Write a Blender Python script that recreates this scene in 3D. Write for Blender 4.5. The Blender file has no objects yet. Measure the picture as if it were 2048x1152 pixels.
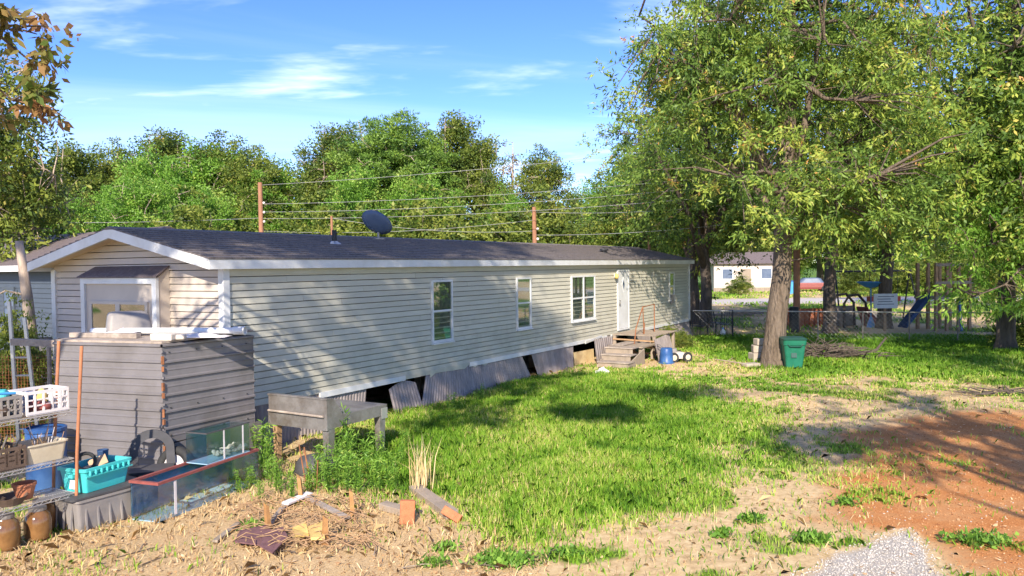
import bpy, math, random
import numpy as np
from mathutils import Matrix, Vector

# ------------------------------------------------------------------ camera, sky, sun, exposure
scene = bpy.context.scene
COL = scene.collection
F, CAMZ, PITCH, ROLL = 1600.0, 2.97, math.radians(1.54), math.radians(0.72)
cam_d = bpy.data.cameras.new('camera')
cam = bpy.data.objects.new('camera', cam_d)
COL.objects.link(cam)
cam_d.sensor_width = 36.0
cam_d.lens = 36.0 * F / 2048.0
cam_d.clip_start, cam_d.clip_end = 0.1, 4000
CR = Matrix.Rotation(math.pi / 2 - PITCH, 3, 'X') @ Matrix.Rotation(-ROLL, 3, 'Z')
cam.matrix_world = Matrix.Translation((0, 0, CAMZ)) @ CR.to_4x4()
scene.camera = cam

SUN_DIR = Vector((0.10, 0.99, -0.60)).normalized()      # the way the light travels
SUN_EL = math.asin(-SUN_DIR.z)
sd = bpy.data.lights.new('sun', 'SUN')
sd.energy, sd.angle, sd.color = 4.1, math.radians(0.45), (1.0, 0.90, 0.76)
sun = bpy.data.objects.new('sun', sd)
COL.objects.link(sun)
sun.rotation_euler = SUN_DIR.to_track_quat('-Z', 'Y').to_euler()
sun.location = (0, -20, 30)

world = bpy.data.worlds.new('World')
scene.world = world
world.use_nodes = True
wn, wl = world.node_tree.nodes, world.node_tree.links
wn.clear()
w_out = wn.new('ShaderNodeOutputWorld')
w_bg = wn.new('ShaderNodeBackground')
w_bg.inputs['Strength'].default_value = 0.135
sky = wn.new('ShaderNodeTexSky')
sky.sky_type = 'NISHITA'
sky.sun_disc = False
sky.sun_elevation = SUN_EL
sky.sun_rotation = math.atan2(-SUN_DIR.x, -SUN_DIR.y)
sky.altitude, sky.air_density, sky.dust_density, sky.ozone_density = 100, 0.78, 0.0, 3.8
hs = wn.new('ShaderNodeHueSaturation')
hs.inputs['Saturation'].default_value = 1.20
hs.inputs['Hue'].default_value = .520
wl.new(sky.outputs[0], hs.inputs['Color'])
# thin cirrus: noise on the view direction projected to a high flat sheet
tc = wn.new('ShaderNodeTexCoord')
sep = wn.new('ShaderNodeSeparateXYZ')
wl.new(tc.outputs['Generated'], sep.inputs[0])
def wmath(op, a, b=None, clamp=False):
    n = wn.new('ShaderNodeMath'); n.operation = op; n.use_clamp = clamp
    for i, v in enumerate((a, b)):
        if v is None: continue
        if isinstance(v, (int, float)): n.inputs[i].default_value = v
        else: wl.new(v, n.inputs[i])
    return n.outputs[0]
zc = wmath('ADD', wmath('MAXIMUM', sep.outputs[2], 0.0), 0.09)
comb = wn.new('ShaderNodeCombineXYZ')
wl.new(wmath('DIVIDE', sep.outputs[0], zc), comb.inputs[0])
wl.new(wmath('DIVIDE', sep.outputs[1], zc), comb.inputs[1])
def cloud(scale, rot, sx, sy, lo, hi, amt, detail=6, dist=0.6, off=0.0):
    mp = wn.new('ShaderNodeMapping')
    mp.inputs['Rotation'].default_value = (0, 0, rot)
    mp.inputs['Scale'].default_value = (sx, sy, 1)
    mp.inputs['Location'].default_value = (off, off * .7, off)
    wl.new(comb.outputs[0], mp.inputs[0])
    nz = wn.new('ShaderNodeTexNoise')
    nz.inputs['Scale'].default_value = scale
    nz.inputs['Detail'].default_value = detail
    nz.inputs['Roughness'].default_value = 0.58
    nz.inputs['Distortion'].default_value = dist
    wl.new(mp.outputs[0], nz.inputs['Vector'])
    mr = wn.new('ShaderNodeMapRange'); mr.interpolation_type = 'SMOOTHSTEP'
    mr.inputs['From Min'].default_value, mr.inputs['From Max'].default_value = lo, hi
    mr.inputs['To Max'].default_value = amt
    wl.new(nz.outputs['Fac'], mr.inputs['Value'])
    return mr.outputs[0]
c1 = cloud(0.42, 0.30, 0.45, 1.5, 0.47, 0.80, 0.24, off=3.1)
c2 = cloud(0.95, 0.10, 0.70, 1.3, 0.49, 0.70, 0.68, dist=0.25, off=11.3)
cm = wmath('MAXIMUM', c1, c2)
mixc = wn.new('ShaderNodeMixRGB')
mixc.inputs['Color2'].default_value = (6.6, 7.0, 7.6, 1)
wl.new(cm, mixc.inputs['Fac'])
wl.new(hs.outputs[0], mixc.inputs['Color1'])
wl.new(mixc.outputs[0], w_bg.inputs['Color'])
wl.new(w_bg.outputs[0], w_out.inputs[0])

scene.view_settings.view_transform = 'Standard'
scene.view_settings.look = 'None'
scene.view_settings.gamma = 1.0
scene.view_settings.exposure = 1.12
scene.render.engine = 'CYCLES'
scene.cycles.use_denoising = True
scene.cycles.max_bounces = 8
scene.cycles.transparent_max_bounces = 12

random.seed(7)
RNG = np.random.default_rng(7)

# ------------------------------------------------------------------ helpers
CRn = np.array(CR)
def ray(px, py):
    return CRn @ np.array([(px - 1024) / F, -(py - 576) / F, -1.0])
def G(px, py, z=0.0):                       # ground point seen at a photo pixel
    d = ray(px, py); k = (z - CAMZ) / d[2]
    return np.array([d[0] * k, d[1] * k, z])
def D(px, py, depth):                       # point at a distance straight ahead
    d = ray(px, py); k = depth / d[1]
    return np.array([d[0] * k, depth, CAMZ + d[2] * k])

U = np.array([.5045, .8634]); V = np.array([-.8634, .5045]); P0 = np.array([-4.572, 12.7])
HOME_ROT = math.atan2(U[1], U[0])
def wt(px):                                 # distance along the long wall
    T = (px - 1024) / F
    return (.36 + T) * 12.7 / (.5045 - .8634 * T)
def hw(t, n, z=0.0):                        # home frame (along, outwards, up) -> world
    p = P0 + U * t - V * n
    return np.array([p[0], p[1], z])

class MB:
    def __init__(s): s.v = []; s.f = []; s.n = 0
    def add(s, vs, fs):
        s.v.extend([tuple(map(float, p)) for p in vs])
        s.f.extend([tuple(i + s.n for i in f) for f in fs]); s.n += len(vs); return s
    def box(s, c, d, rz=0, rx=0, ry=0):
        x, y, z = d[0] / 2, d[1] / 2, d[2] / 2
        M = Matrix.Translation(c) @ Matrix.Rotation(rz, 4, 'Z') @ Matrix.Rotation(ry, 4, 'Y') @ Matrix.Rotation(rx, 4, 'X')
        vs = [M @ Vector(p) for p in ((-x,-y,-z),(x,-y,-z),(x,y,-z),(-x,y,-z),(-x,-y,z),(x,-y,z),(x,y,z),(-x,y,z))]
        return s.add(vs, [(3,2,1,0),(4,5,6,7),(0,1,5,4),(1,2,6,5),(2,3,7,6),(3,0,4,7)])
    def bb(s, a, b):
        a = np.array(a, float); b = np.array(b, float)
        return s.box((a + b) / 2, np.abs(b - a))
    def hexa(s, lo, hi):                    # prism between two same-length rings
        n = len(lo)
        return s.add(list(lo) + list(hi), [tuple(range(n))[::-1], tuple(range(n, 2 * n))] + [(i, (i + 1) % n, n + (i + 1) % n, n + i) for i in range(n)])
    def tube(s, pts, rs, n=8, cap=True):
        pts = [Vector(p) for p in pts]
        if not hasattr(rs, '__len__'): rs = [rs] * len(pts)
        vs = []; ref = Vector((0.3, 0.2, 1)).normalized()
        for i, p in enumerate(pts):
            a = pts[max(i - 1, 0)]; b = pts[min(i + 1, len(pts) - 1)]
            t = (b - a).normalized()
            e = t.cross(ref)
            if e.length < .15: e = t.cross(Vector((1, 0, 0)))
            e.normalize(); g = t.cross(e)
            for k in range(n):
                an = 2 * math.pi * k / n
                vs.append(p + (e * math.cos(an) + g * math.sin(an)) * rs[i])
        fs = []
        for i in range(len(pts) - 1):
            for k in range(n):
                a = i * n + k; b = i * n + (k + 1) % n
                fs.append((a, b, b + n, a + n))
        if cap:
            fs.append(tuple(range(n))[::-1]); fs.append(tuple(range((len(pts) - 1) * n, len(pts) * n)))
        return s.add(vs, fs)
    def lathe(s, prof, c=(0, 0, 0), n=20, M=None):
        vs = []
        for r, z in prof:
            for k in range(n):
                a = 2 * math.pi * k / n
                p = Vector((r * math.cos(a), r * math.sin(a), z))
                if M is not None: p = M @ p
                vs.append(p + Vector(c))
        fs = []
        for i in range(len(prof) - 1):
            for k in range(n):
                a = i * n + k; b = i * n + (k + 1) % n
                fs.append((a, b, b + n, a + n))
        return s.add(vs, fs)
    def rrect(s, secs, rad=.2, n=4, cap=True):   # loft of rounded rectangles (cx, cy, z, wx, wy)
        rings = []
        for cx, cy, z, wx, wy in secs:
            r = rad * min(wx, wy); ring = []
            for qx, qy, a0 in ((1, 1, 0), (-1, 1, 90), (-1, -1, 180), (1, -1, 270)):
                for k in range(n + 1):
                    a = math.radians(a0 + 90 * k / n)
                    ring.append((cx + qx * (wx / 2 - r) + r * math.cos(a), cy + qy * (wy / 2 - r) + r * math.sin(a), z))
            rings.append(ring)
        m = len(rings[0]); vs = [p for r in rings for p in r]; fs = []
        for i in range(len(rings) - 1):
            for k in range(m):
                a = i * m + k; b = i * m + (k + 1) % m
                fs.append((a, b, b + m, a + m))
        if cap:
            fs.append(tuple(range(m))[::-1]); fs.append(tuple(range((len(rings) - 1) * m, len(rings) * m)))
        return s.add(vs, fs)
    def sheet(s, o, ax, ay, w, h, ribs, depth, thick=.004, prof=None):
        """ribbed sheet: origin o, ax = rib-crossing axis (length w), ay = along ribs (length h)"""
        o, ax, ay = Vector(o), Vector(ax).normalized(), Vector(ay).normalized()
        nn = ax.cross(ay); xs = []
        for i in range(ribs):
            b = w * i / ribs; q = w / ribs
            xs += [(b, 0), (b + q * .55, 0), (b + q * .65, depth), (b + q * .90, depth)]
        xs.append((w, 0)); m = len(xs)
        vs = []
        for off in (0, -thick):
            for t in (0, h):
                vs += [o + ax * x + ay * t + nn * (d + off) for x, d in xs]
        fs = []
        for i in range(m - 1):
            fs += [(i, i + 1, m + i + 1, m + i), (2*m + i + 1, 2*m + i, 3*m + i, 3*m + i + 1),
                   (i + 1, i, 2*m + i, 2*m + i + 1), (m + i, m + i + 1, 3*m + i + 1, 3*m + i)]
        fs += [(0, m, 3*m, 2*m), (m - 1, 3*m - 1, 4*m - 1, 2*m - 1)]
        return s.add(vs, fs)
    def mesh(s, name, smooth=False):
        me = bpy.data.meshes.new(name)
        me.from_pydata(s.v, [], s.f); me.update()
        if smooth: me.polygons.foreach_set('use_smooth', [True] * len(me.polygons))
        return me

def obj(name, mb, m, parent=None, smooth=False, bevel=0, loc=None, rz=0):
    me = mb.mesh(name, smooth) if isinstance(mb, MB) else mb
    if m is not None and not me.materials: me.materials.append(m)
    o = bpy.data.objects.new(name, me)
    COL.objects.link(o)
    if parent is not None: o.parent = parent
    if loc is not None: o.location = loc
    if rz: o.rotation_euler = (0, 0, rz)
    if bevel:
        b = o.modifiers.new('bevel', 'BEVEL'); b.width = bevel; b.segments = 2; b.limit_method = 'ANGLE'
    if smooth and bevel == 0:
        pass
    return o
def tag(o, label, cat, group=None, kind=None):
    if label: o['label'] = label
    if cat: o['category'] = cat
    if group: o['group'] = group
    if kind: o['kind'] = kind
    return o
def thing(name, label, cat, loc=(0, 0, 0), rz=0, group=None):
    o = bpy.data.objects.new(name, None)
    COL.objects.link(o)
    o.location = tuple(map(float, loc)); o.rotation_euler = (0, 0, rz); o.empty_display_size = .2
    return tag(o, label, cat, group)
def copy_tree(o, parent=None):
    c = o.copy(); COL.objects.link(c); c.parent = parent
    for ch in list(o.children): copy_tree(ch, c)
    return c
def npmesh(name, verts, faces, tint=None):
    me = bpy.data.meshes.new(name)
    verts = np.ascontiguousarray(verts, np.float32); k = faces.shape[1]
    me.vertices.add(len(verts)); me.vertices.foreach_set('co', verts.ravel())
    me.loops.add(faces.size); me.loops.foreach_set('vertex_index', np.ascontiguousarray(faces, np.int32).ravel())
    me.polygons.add(len(faces))
    me.polygons.foreach_set('loop_start', np.arange(0, faces.size, k, dtype=np.int32))
    if tint is not None:
        a = me.attributes.new('tint', 'FLOAT', 'POINT'); a.data.foreach_set('value', np.ascontiguousarray(tint, np.float32))
    me.update(calc_edges=True); return me

# ------------------------------------------------------------------ materials
def new_mat(name):
    m = bpy.data.materials.new(name); m.use_nodes = True
    return m, m.node_tree.nodes, m.node_tree.links, m.node_tree.nodes['Principled BSDF']
def mat(name, c, rough=.7, var=.18, scale=6, bump=.15, metal=0, c2=None, bdist=.02, amt=.5, stretch=None, bscale=None, spec=.35, lo=.42, hi=.62, rnd=0, dirt=False):
    """base colour with fine value noise, and optional second colour (stains, rust, wear) in blotches"""
    m, n, l, b = new_mat(name)
    b.inputs['Roughness'].default_value = rough; b.inputs['Metallic'].default_value = metal
    b.inputs['Specular IOR Level'].default_value = spec
    t = n.new('ShaderNodeTexCoord'); mp = n.new('ShaderNodeMapping')
    l.new(t.outputs['Object'], mp.inputs[0])
    if stretch: mp.inputs['Scale'].default_value = stretch
    nz = n.new('ShaderNodeTexNoise'); nz.inputs['Scale'].default_value = scale; nz.inputs['Detail'].default_value = 7
    nz.inputs['Roughness'].default_value = .62
    l.new(mp.outputs[0], nz.inputs['Vector'])
    r = n.new('ShaderNodeValToRGB'); e = r.color_ramp.elements
    e[0].position, e[1].position = .3, .7
    e[0].color = tuple(x * (1 - var) for x in c) + (1,); e[1].color = tuple(min(1, x * (1 + var)) for x in c) + (1,)
    l.new(nz.outputs['Fac'], r.inputs[0]); out = r.outputs[0]
    if c2:
        nz2 = n.new('ShaderNodeTexNoise'); nz2.inputs['Scale'].default_value = scale * .35; nz2.inputs['Detail'].default_value = 8
        nz2.inputs['Roughness'].default_value = .7
        l.new(mp.outputs[0], nz2.inputs['Vector'])
        mr = n.new('ShaderNodeMapRange'); mr.inputs['From Min'].default_value = lo; mr.inputs['From Max'].default_value = hi
        mr.inputs['To Max'].default_value = amt
        l.new(nz2.outputs['Fac'], mr.inputs['Value'])
        mx = n.new('ShaderNodeMixRGB'); mx.inputs['Color2'].default_value = c2 + (1,)
        l.new(mr.outputs[0], mx.inputs['Fac']); l.new(out, mx.inputs['Color1']); out = mx.outputs[0]
    if dirt:                                # mud splash and mildew that thin out upwards from the base of the wall
        ge = n.new('ShaderNodeNewGeometry'); sx = n.new('ShaderNodeSeparateXYZ'); l.new(ge.outputs['Position'], sx.inputs[0])
        dn = n.new('ShaderNodeTexNoise'); dn.inputs['Scale'].default_value = 2.2; dn.inputs['Detail'].default_value = 8; dn.inputs['Roughness'].default_value = .7
        l.new(ge.outputs['Position'], dn.inputs['Vector'])
        ma = n.new('ShaderNodeMath'); ma.operation = 'MULTIPLY_ADD'; l.new(sx.outputs[2], ma.inputs[0]); ma.inputs[1].default_value = -.16; l.new(dn.outputs['Fac'], ma.inputs[2])
        md = n.new('ShaderNodeMapRange'); md.inputs['From Min'].default_value = .22; md.inputs['From Max'].default_value = .52; md.inputs['To Max'].default_value = .45
        l.new(ma.outputs[0], md.inputs['Value'])
        mx = n.new('ShaderNodeMixRGB'); mx.inputs['Color2'].default_value = (.30, .27, .20, 1); l.new(md.outputs[0], mx.inputs['Fac']); l.new(out, mx.inputs['Color1']); out = mx.outputs[0]
    if rnd:                                 # each board its own slight shade
        oi = n.new('ShaderNodeObjectInfo'); hv = n.new('ShaderNodeHueSaturation')
        mv = n.new('ShaderNodeMapRange'); mv.inputs['To Min'].default_value = 1 - rnd; mv.inputs['To Max'].default_value = 1 + rnd
        l.new(oi.outputs['Random'], mv.inputs['Value']); l.new(mv.outputs[0], hv.inputs['Value']); l.new(out, hv.inputs['Color']); out = hv.outputs[0]
    l.new(out, b.inputs['Base Color'])
    if bump:
        nb = n.new('ShaderNodeTexNoise'); nb.inputs['Scale'].default_value = bscale or scale * 4; nb.inputs['Detail'].default_value = 4
        l.new(mp.outputs[0], nb.inputs['Vector'])
        bp = n.new('ShaderNodeBump'); bp.inputs['Strength'].default_value = bump; bp.inputs['Distance'].default_value = bdist
        l.new(nb.outputs['Fac'], bp.inputs['Height']); l.new(bp.outputs[0], b.inputs['Normal'])
    return m
def leaf_mat(name, stops, trans=.4, rough=.45, spec=.3, gain=1.0):
    stops = [(p, tuple(min(.8, q * gain) for q in c)) for p, c in stops]
    m, n, l, b = new_mat(name)
    a = n.new('ShaderNodeAttribute'); a.attribute_name = 'tint'
    r = n.new('ShaderNodeValToRGB'); cr = r.color_ramp
    for i, (p, c) in enumerate(stops):
        e = cr.elements[i] if i < 2 else cr.elements.new(p)
        e.position = p; e.color = c + (1,)
    l.new(a.outputs['Fac'], r.inputs[0]); l.new(r.outputs[0], b.inputs['Base Color'])
    b.inputs['Roughness'].default_value = rough; b.inputs['Specular IOR Level'].default_value = spec
    tr = n.new('ShaderNodeBsdfTranslucent'); mx = n.new('ShaderNodeMixShader'); mx.inputs[0].default_value = trans
    l.new(r.outputs[0], tr.inputs['Color'])
    l.new(b.outputs[0], mx.inputs[1]); l.new(tr.outputs[0], mx.inputs[2])
    l.new(mx.outputs[0], n['Material Output'].inputs[0])
    return m
def glass_mat(name, c, alpha, rough=.04):
    """thin pane: part of it see-through, the rest a glossy reflection"""
    m, n, l, b = new_mat(name)
    tr = n.new('ShaderNodeBsdfTransparent'); tr.inputs[0].default_value = c + (1,)
    gl = n.new('ShaderNodeBsdfGlossy'); gl.inputs['Roughness'].default_value = rough
    fr = n.new('ShaderNodeLayerWeight'); fr.inputs['Blend'].default_value = .5
    pw_ = n.new('ShaderNodeMath'); pw_.operation = 'POWER'; pw_.inputs[1].default_value = 4.0
    l.new(fr.outputs['Facing'], pw_.inputs[0])
    ad = n.new('ShaderNodeMath'); ad.operation = 'MULTIPLY_ADD'; ad.use_clamp = True; ad.inputs[1].default_value = .7; ad.inputs[2].default_value = alpha
    l.new(pw_.outputs[0], ad.inputs[0])
    mx = n.new('ShaderNodeMixShader')
    l.new(ad.outputs[0], mx.inputs[0]); l.new(tr.outputs[0], mx.inputs[1]); l.new(gl.outputs[0], mx.inputs[2])
    l.new(mx.outputs[0], n['Material Output'].inputs[0])
    return m

M = {}
M['siding'] = mat('vinyl_siding', (.545, .515, .415), .5, .05, 3, .04, c2=(.44, .415, .32), amt=.4, rnd=.05, dirt=True)
M['siding_gable'] = mat('vinyl_siding_gable', (.54, .46, .385), .5, .05, 3, .04, c2=(.43, .37, .31), amt=.3, rnd=.05)
M['white'] = mat('white_trim', (.70, .70, .69), .45, .05, 4, .05, c2=(.50, .48, .44), amt=.45)
M['soffit'] = mat('soffit', (.62, .48, .34), .6, .08, 5, .05)
M['shingle'] = mat('asphalt_shingle', (.16, .138, .13), .85, .45, 18, .6, c2=(.22, .185, .165), amt=.6, bscale=90)
M['shingle2'] = mat('brown_shingle', (.17, .135, .13), .85, .3, 30, .5, c2=(.10, .08, .08), amt=.6)
M['bluegrey'] = mat('bluegrey_siding', (.06, .075, .098), .55, .08, 4, .05)  # tone darkened to stand in for tree shade on the neighbouring wall
M['skirt'] = mat('skirting', (.30, .255, .235), .5, .18, 5, .1, metal=.1, c2=(.16, .13, .12), amt=.6, stretch=(3, 3, .5))
M['skirt_tan'] = mat('tan_sheet', (.50, .38, .20), .5, .15, 5, .1, c2=(.30, .18, .08), amt=.6)
M['shed'] = mat('shed_metal', (.215, .20, .205), .40, .09, 2.5, .04, metal=.25, c2=(.145, .13, .12), amt=.7)
M['rust'] = mat('rust', (.30, .12, .05), .8, .3, 12, .4, c2=(.16, .07, .04), amt=.7)
M['pipe'] = mat('rusty_pipe', (.44, .17, .075), .6, .2, 8, .2, c2=(.24, .11, .07), amt=.6)
M['steel'] = mat('dull_steel', (.30, .28, .265), .42, .2, 6, .08, metal=.5, c2=(.14, .11, .085), amt=.75)
M['wire'] = mat('zinc_wire', (.50, .49, .47), .4, .1, 10, 0, metal=.6)
M['black'] = mat('black_metal', (.025, .025, .027), .5, .2, 8, .05)
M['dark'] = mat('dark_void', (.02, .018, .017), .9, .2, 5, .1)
M['rubber'] = mat('rubber', (.03, .03, .03), .75, .25, 12, .2)
M['wood'] = mat('grey_wood', (.27, .22, .17), .8, .25, 7, .35, c2=(.38, .30, .22), amt=.6, stretch=(1, 1, .25))
M['wood_warm'] = mat('warm_wood', (.40, .25, .13), .75, .25, 7, .3, c2=(.25, .15, .09), amt=.6)
M['wood_old'] = mat('weathered_board', (.36, .30, .25), .85, .25, 9, .35, c2=(.20, .16, .13), amt=.6)
M['stake'] = mat('stake_wood', (.42, .22, .08), .75, .2, 12, .3, c2=(.26, .13, .06), amt=.7)
M['pole'] = mat('utility_pole', (.36, .17, .09), .8, .2, 5, .3, c2=(.24, .12, .08), amt=.6, stretch=(2, 2, .3))
M['bark'] = mat('bark', (.13, .096, .068), .9, .55, 7, 1.0, c2=(.22, .17, .125), amt=.65, stretch=(2.4, 2.4, .45), bscale=9, bdist=.10)
M['bark_dark'] = mat('bark_dark', (.10, .078, .06), .9, .4, 7, .9, c2=(.18, .14, .11), amt=.6, stretch=(2.4, 2.4, .5), bscale=14)
M['bark_pale'] = mat('bark_pale', (.42, .33, .25), .9, .3, 7, .6, c2=(.28, .21, .16), amt=.6, stretch=(2, 2, .5))
M['green_can'] = mat('green_plastic', (.012, .135, .078), .42, .15, 5, .05, c2=(.03, .19, .12), amt=.5)
M['green_lid'] = mat('dark_green_plastic', (.02, .07, .055), .45, .15, 5, .05)
M['teal'] = mat('teal_plastic', (.055, .50, .49), .4, .08, 4, .04, c2=(.16, .55, .53), amt=.4)
M['greyplastic'] = mat('grey_plastic', (.23, .215, .21), .5, .15, 4, .06, c2=(.33, .285, .24), amt=.6)
M['darkplastic'] = mat('dark_plastic', (.07, .068, .072), .5, .2, 5, .06)
M['brownplastic'] = mat('brown_plastic', (.11, .075, .055), .6, .25, 9, .15)
M['whiteplastic'] = mat('white_plastic', (.74, .69, .68), .45, .06, 5, .04, c2=(.5, .45, .42), amt=.4)
M['cream'] = mat('cream_plastic', (.60, .52, .38), .5, .1, 5, .05, c2=(.40, .33, .22), amt=.5)
M['blue'] = mat('blue_plastic', (.022, .075, .22), .4, .15, 5, .05, c2=(.09, .20, .42), amt=.4)
M['sky_blue'] = mat('sky_blue_plastic', (.08, .33, .70), .45, .1, 5, .04)
M['navy'] = mat('navy_cloth', (.025, .06, .14), .7, .2, 8, .15)
M['red'] = mat('red_paint', (.42, .07, .035), .6, .2, 6, .1)
M['maroon'] = mat('red_frame', (.26, .075, .065), .5, .2, 9, .1)
M['terracotta'] = mat('terracotta', (.42, .16, .08), .8, .2, 7, .15)
M['brick'] = mat('orange_brick', (.50, .17, .075), .85, .2, 14, .3, c2=(.36, .12, .06), amt=.6)
M['block'] = mat('concrete_block', (.42, .36, .29), .9, .18, 10, .3, c2=(.28, .23, .18), amt=.6)
M['roofing'] = mat('roofing_scrap', (.17, .085, .085), .85, .25, 14, .3)
M['foam'] = mat('yellow_foam', (.70, .50, .17), .85, .2, 9, .4, c2=(.5, .33, .1), amt=.6)
M['jar'] = mat('amber_jar', (.15, .07, .025), .12, .3, 5, .03, c2=(.30, .16, .06), amt=.7, spec=.6)
M['shell'] = mat('pale_shells', (.55, .48, .41), .7, .2, 12, .3)
M['cardboard'] = mat('cardboard', (.46, .31, .19), .85, .12, 8, .1)
M['dish'] = mat('dish_paint', (.085, .12, .19), .45, .12, 5, .05, c2=(.16, .20, .27), amt=.5)
M['curtain'] = mat('curtain', (.56, .54, .42), .9, .12, 6, .2, stretch=(9, 9, .3))
M['curtain_white'] = mat('white_curtain', (.74, .72, .68), .9, .1, 6, .2, stretch=(9, 9, .3))
M['inside'] = mat('dim_interior', (.13, .11, .085), .9, .2, 3, 0)
M['asphalt'] = mat('pale_road', (.46, .44, .42), .9, .12, 3, .2)
M['film'] = mat('pale_blue_film', (.30, .47, .60), .6, .15, 4, .05, c2=(.45, .52, .52), amt=.6)
M['pane'] = glass_mat('window_glass', (.80, .86, .82), .28, .02)
M['tank'] = glass_mat('tank_glass', (.86, .93, .95), .16, .12)
M['tank_blue'] = glass_mat('blue_tank_film', (.55, .75, .88), .10)
# ------------------------------------------------------------------ ground
def vnoise(x, y, seed=0):
    xi = np.floor(x).astype(np.int64); yi = np.floor(y).astype(np.int64); fx = x - xi; fy = y - yi
    fx = fx * fx * (3 - 2 * fx); fy = fy * fy * (3 - 2 * fy)
    def h(a, b):
        q = (a * 374761393 + b * 668265263 + seed * 1442695041) & 0x7fffffff
        q = ((q ^ (q >> 13)) * 1274126177) & 0x7fffffff
        return ((q ^ (q >> 16)) & 0xffff) / 65535.0
    return (h(xi, yi) * (1 - fx) + h(xi + 1, yi) * fx) * (1 - fy) + (h(xi, yi + 1) * (1 - fx) + h(xi + 1, yi + 1) * fx) * fy
def fbm(x, y, s, seed=0, o=4):
    t = 0; a = .5
    for i in range(o):
        t = t + a * vnoise(x * s, y * s, seed + i * 17); s *= 2.03; a *= .5
    return t / (1 - .5 ** o)
def polydist(px, py, poly):
    """signed distance, positive inside"""
    P = np.array(poly); d = np.full(px.shape, 1e9); ins = np.zeros(px.shape, bool)
    for i in range(len(P)):
        a = P[i]; b = P[(i + 1) % len(P)]; e = b - a
        wx = px - a[0]; wy = py - a[1]
        t = np.clip((wx * e[0] + wy * e[1]) / (e @ e), 0, 1)
        d = np.minimum(d, np.hypot(wx - e[0] * t, wy - e[1] * t))
        c = ((a[1] <= py) & (py < b[1])) | ((b[1] <= py) & (py < a[1]))
        with np.errstate(divide='ignore', invalid='ignore'):
            ins ^= c & (px < a[0] + (py - a[1]) / (b[1] - a[1] + 1e-12) * e[0])
    return np.where(ins, d, -d)
def gpoly(pts): return [tuple(G(*p)[:2]) for p in pts]
LAWN = gpoly([(690,960),(735,880),(800,835),(905,812),(1000,780),(1130,752),(1210,745),(1280,752),(1390,775),(1450,805),(1530,850),(1500,895),(1450,935),(1380,970),(1300,1010),(1190,1048),(1080,1062),(930,1020),(850,985),(760,985)])
BACK = gpoly([(1375,700),(1385,672),(1500,668),(1700,672),(1900,672),(2300,672),(2500,760),(2048,770),(1900,760),(1740,746),(1690,762),(1560,758),(1480,725),(1420,715)])
ORANGE = gpoly([(1735,862),(1850,838),(2048,832),(2600,850),(2900,1300),(2300,1300),(1960,1152),(1870,1085),(1800,1062),(1730,1040),(1760,985),(1800,940),(1740,900)])
GRAVEL = gpoly([(1625,1152),(1690,1105),(1760,1072),(1810,1064),(1850,1085),(1900,1140),(2000,1300),(1500,1300)])
LITTER = gpoly([(-300,1010),(130,1066),(300,1030),(520,965),(640,950),(800,990),(920,1040),(1060,1080),(1100,1300),(-500,1300)])
WHITEP = gpoly([(1735,845),(1790,838),(1850,852),(1890,870),(1850,882),(1790,876)])
ROAD = [(-60, 64), (6, 60), (60, 61), (200, 66), (200, 74), (60, 68), (6, 67), (-60, 70)]
def sm(d, w): return np.clip(d / w * .5 + .5, 0, 1)
def masks(x, y):
    n1 = fbm(x, y, .9, 3) - .5; n2 = fbm(x, y, 2.7, 9) - .5; n3 = fbm(x, y, .35, 21) - .5
    j = n1 * 1.3 + n2 * .7
    lawn = sm(polydist(x, y, LAWN) - .05 + j * 1.1, .95) * np.clip(1.15 - 2.6 * np.clip(fbm(x, y, .55, 91) - .56, 0, 1) - 1.2 * np.clip(n2, 0, 1), 0, 1)
    back = sm(polydist(x, y, BACK) + j * 1.6, .8)
    orange = sm(polydist(x, y, ORANGE) + .35 + j * 1.2, 1.0)
    grav = sm(polydist(x, y, GRAVEL) + j * .35, .16)
    whitep = sm(polydist(x, y, WHITEP) + j * .3, .2)
    litter = sm(polydist(x, y, LITTER) + j * .6, .4)
    road = sm(polydist(x, y, ROAD) + j * .5, .5)
    far = np.clip((y - 31) / 4, 0, 1) * (1 - road) * np.clip(.55 + n3 * 3.2 + n1 * .6 + (y - 60) / 90, 0, 1)
    patch = np.clip((fbm(x, y, .8, 40) + .55 * n2 - .50) * 7, 0, 1)
    patch = patch * (y < 31) * np.clip((y - 7.6) / 3.0, .12, 1) * (1 - orange * .93) * (1 - grav) * .8
    patch = np.maximum(patch, np.clip((fbm(x, y, 1.1, 55) - .61) * 9, 0, 1) * (y < 24) * (1 - grav) * .8)
    green = np.clip(np.maximum.reduce([lawn, back * np.clip(.6 + n3 * 2, .25, 1), far, patch * (1 - litter * .75)]), 0, 1)
    return dict(lawn=lawn, back=back, orange=orange * (1 - .9 * np.clip(grav * 2, 0, 1)), grav=np.maximum(grav, whitep * .35), litter=litter, road=road, green=green, far=far, patch=patch)
def hgt(x, y):
    return (fbm(x, y, .5, 77) - .5) * .10 * np.clip((np.hypot(x, y) - 2) / 6, 0, 1) + (fbm(x, y, 3.1, 78) - .5) * .025
def axis(lo, a, b, hi, step):
    f = list(np.arange(a, b + step / 2, step)); o = []; s = step; v = b
    while v < hi: s *= 1.28; v += s; o.append(v)
    p = []; s = step; v = a
    while v > lo: s *= 1.28; v -= s; p.append(v)
    return np.array(p[::-1] + f + o)
gx = axis(-900, -11, 19, 900, .13); gy = axis(-60, 5.5, 32, 1500, .13)
GX, GY = np.meshgrid(gx, gy)
GZ = hgt(GX, GY)
nx, ny = len(gx), len(gy)
idx = np.arange(nx * ny).reshape(ny, nx)
quads = np.stack([idx[:-1, :-1], idx[:-1, 1:], idx[1:, 1:], idx[1:, :-1]], -1).reshape(-1, 4)
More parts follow.
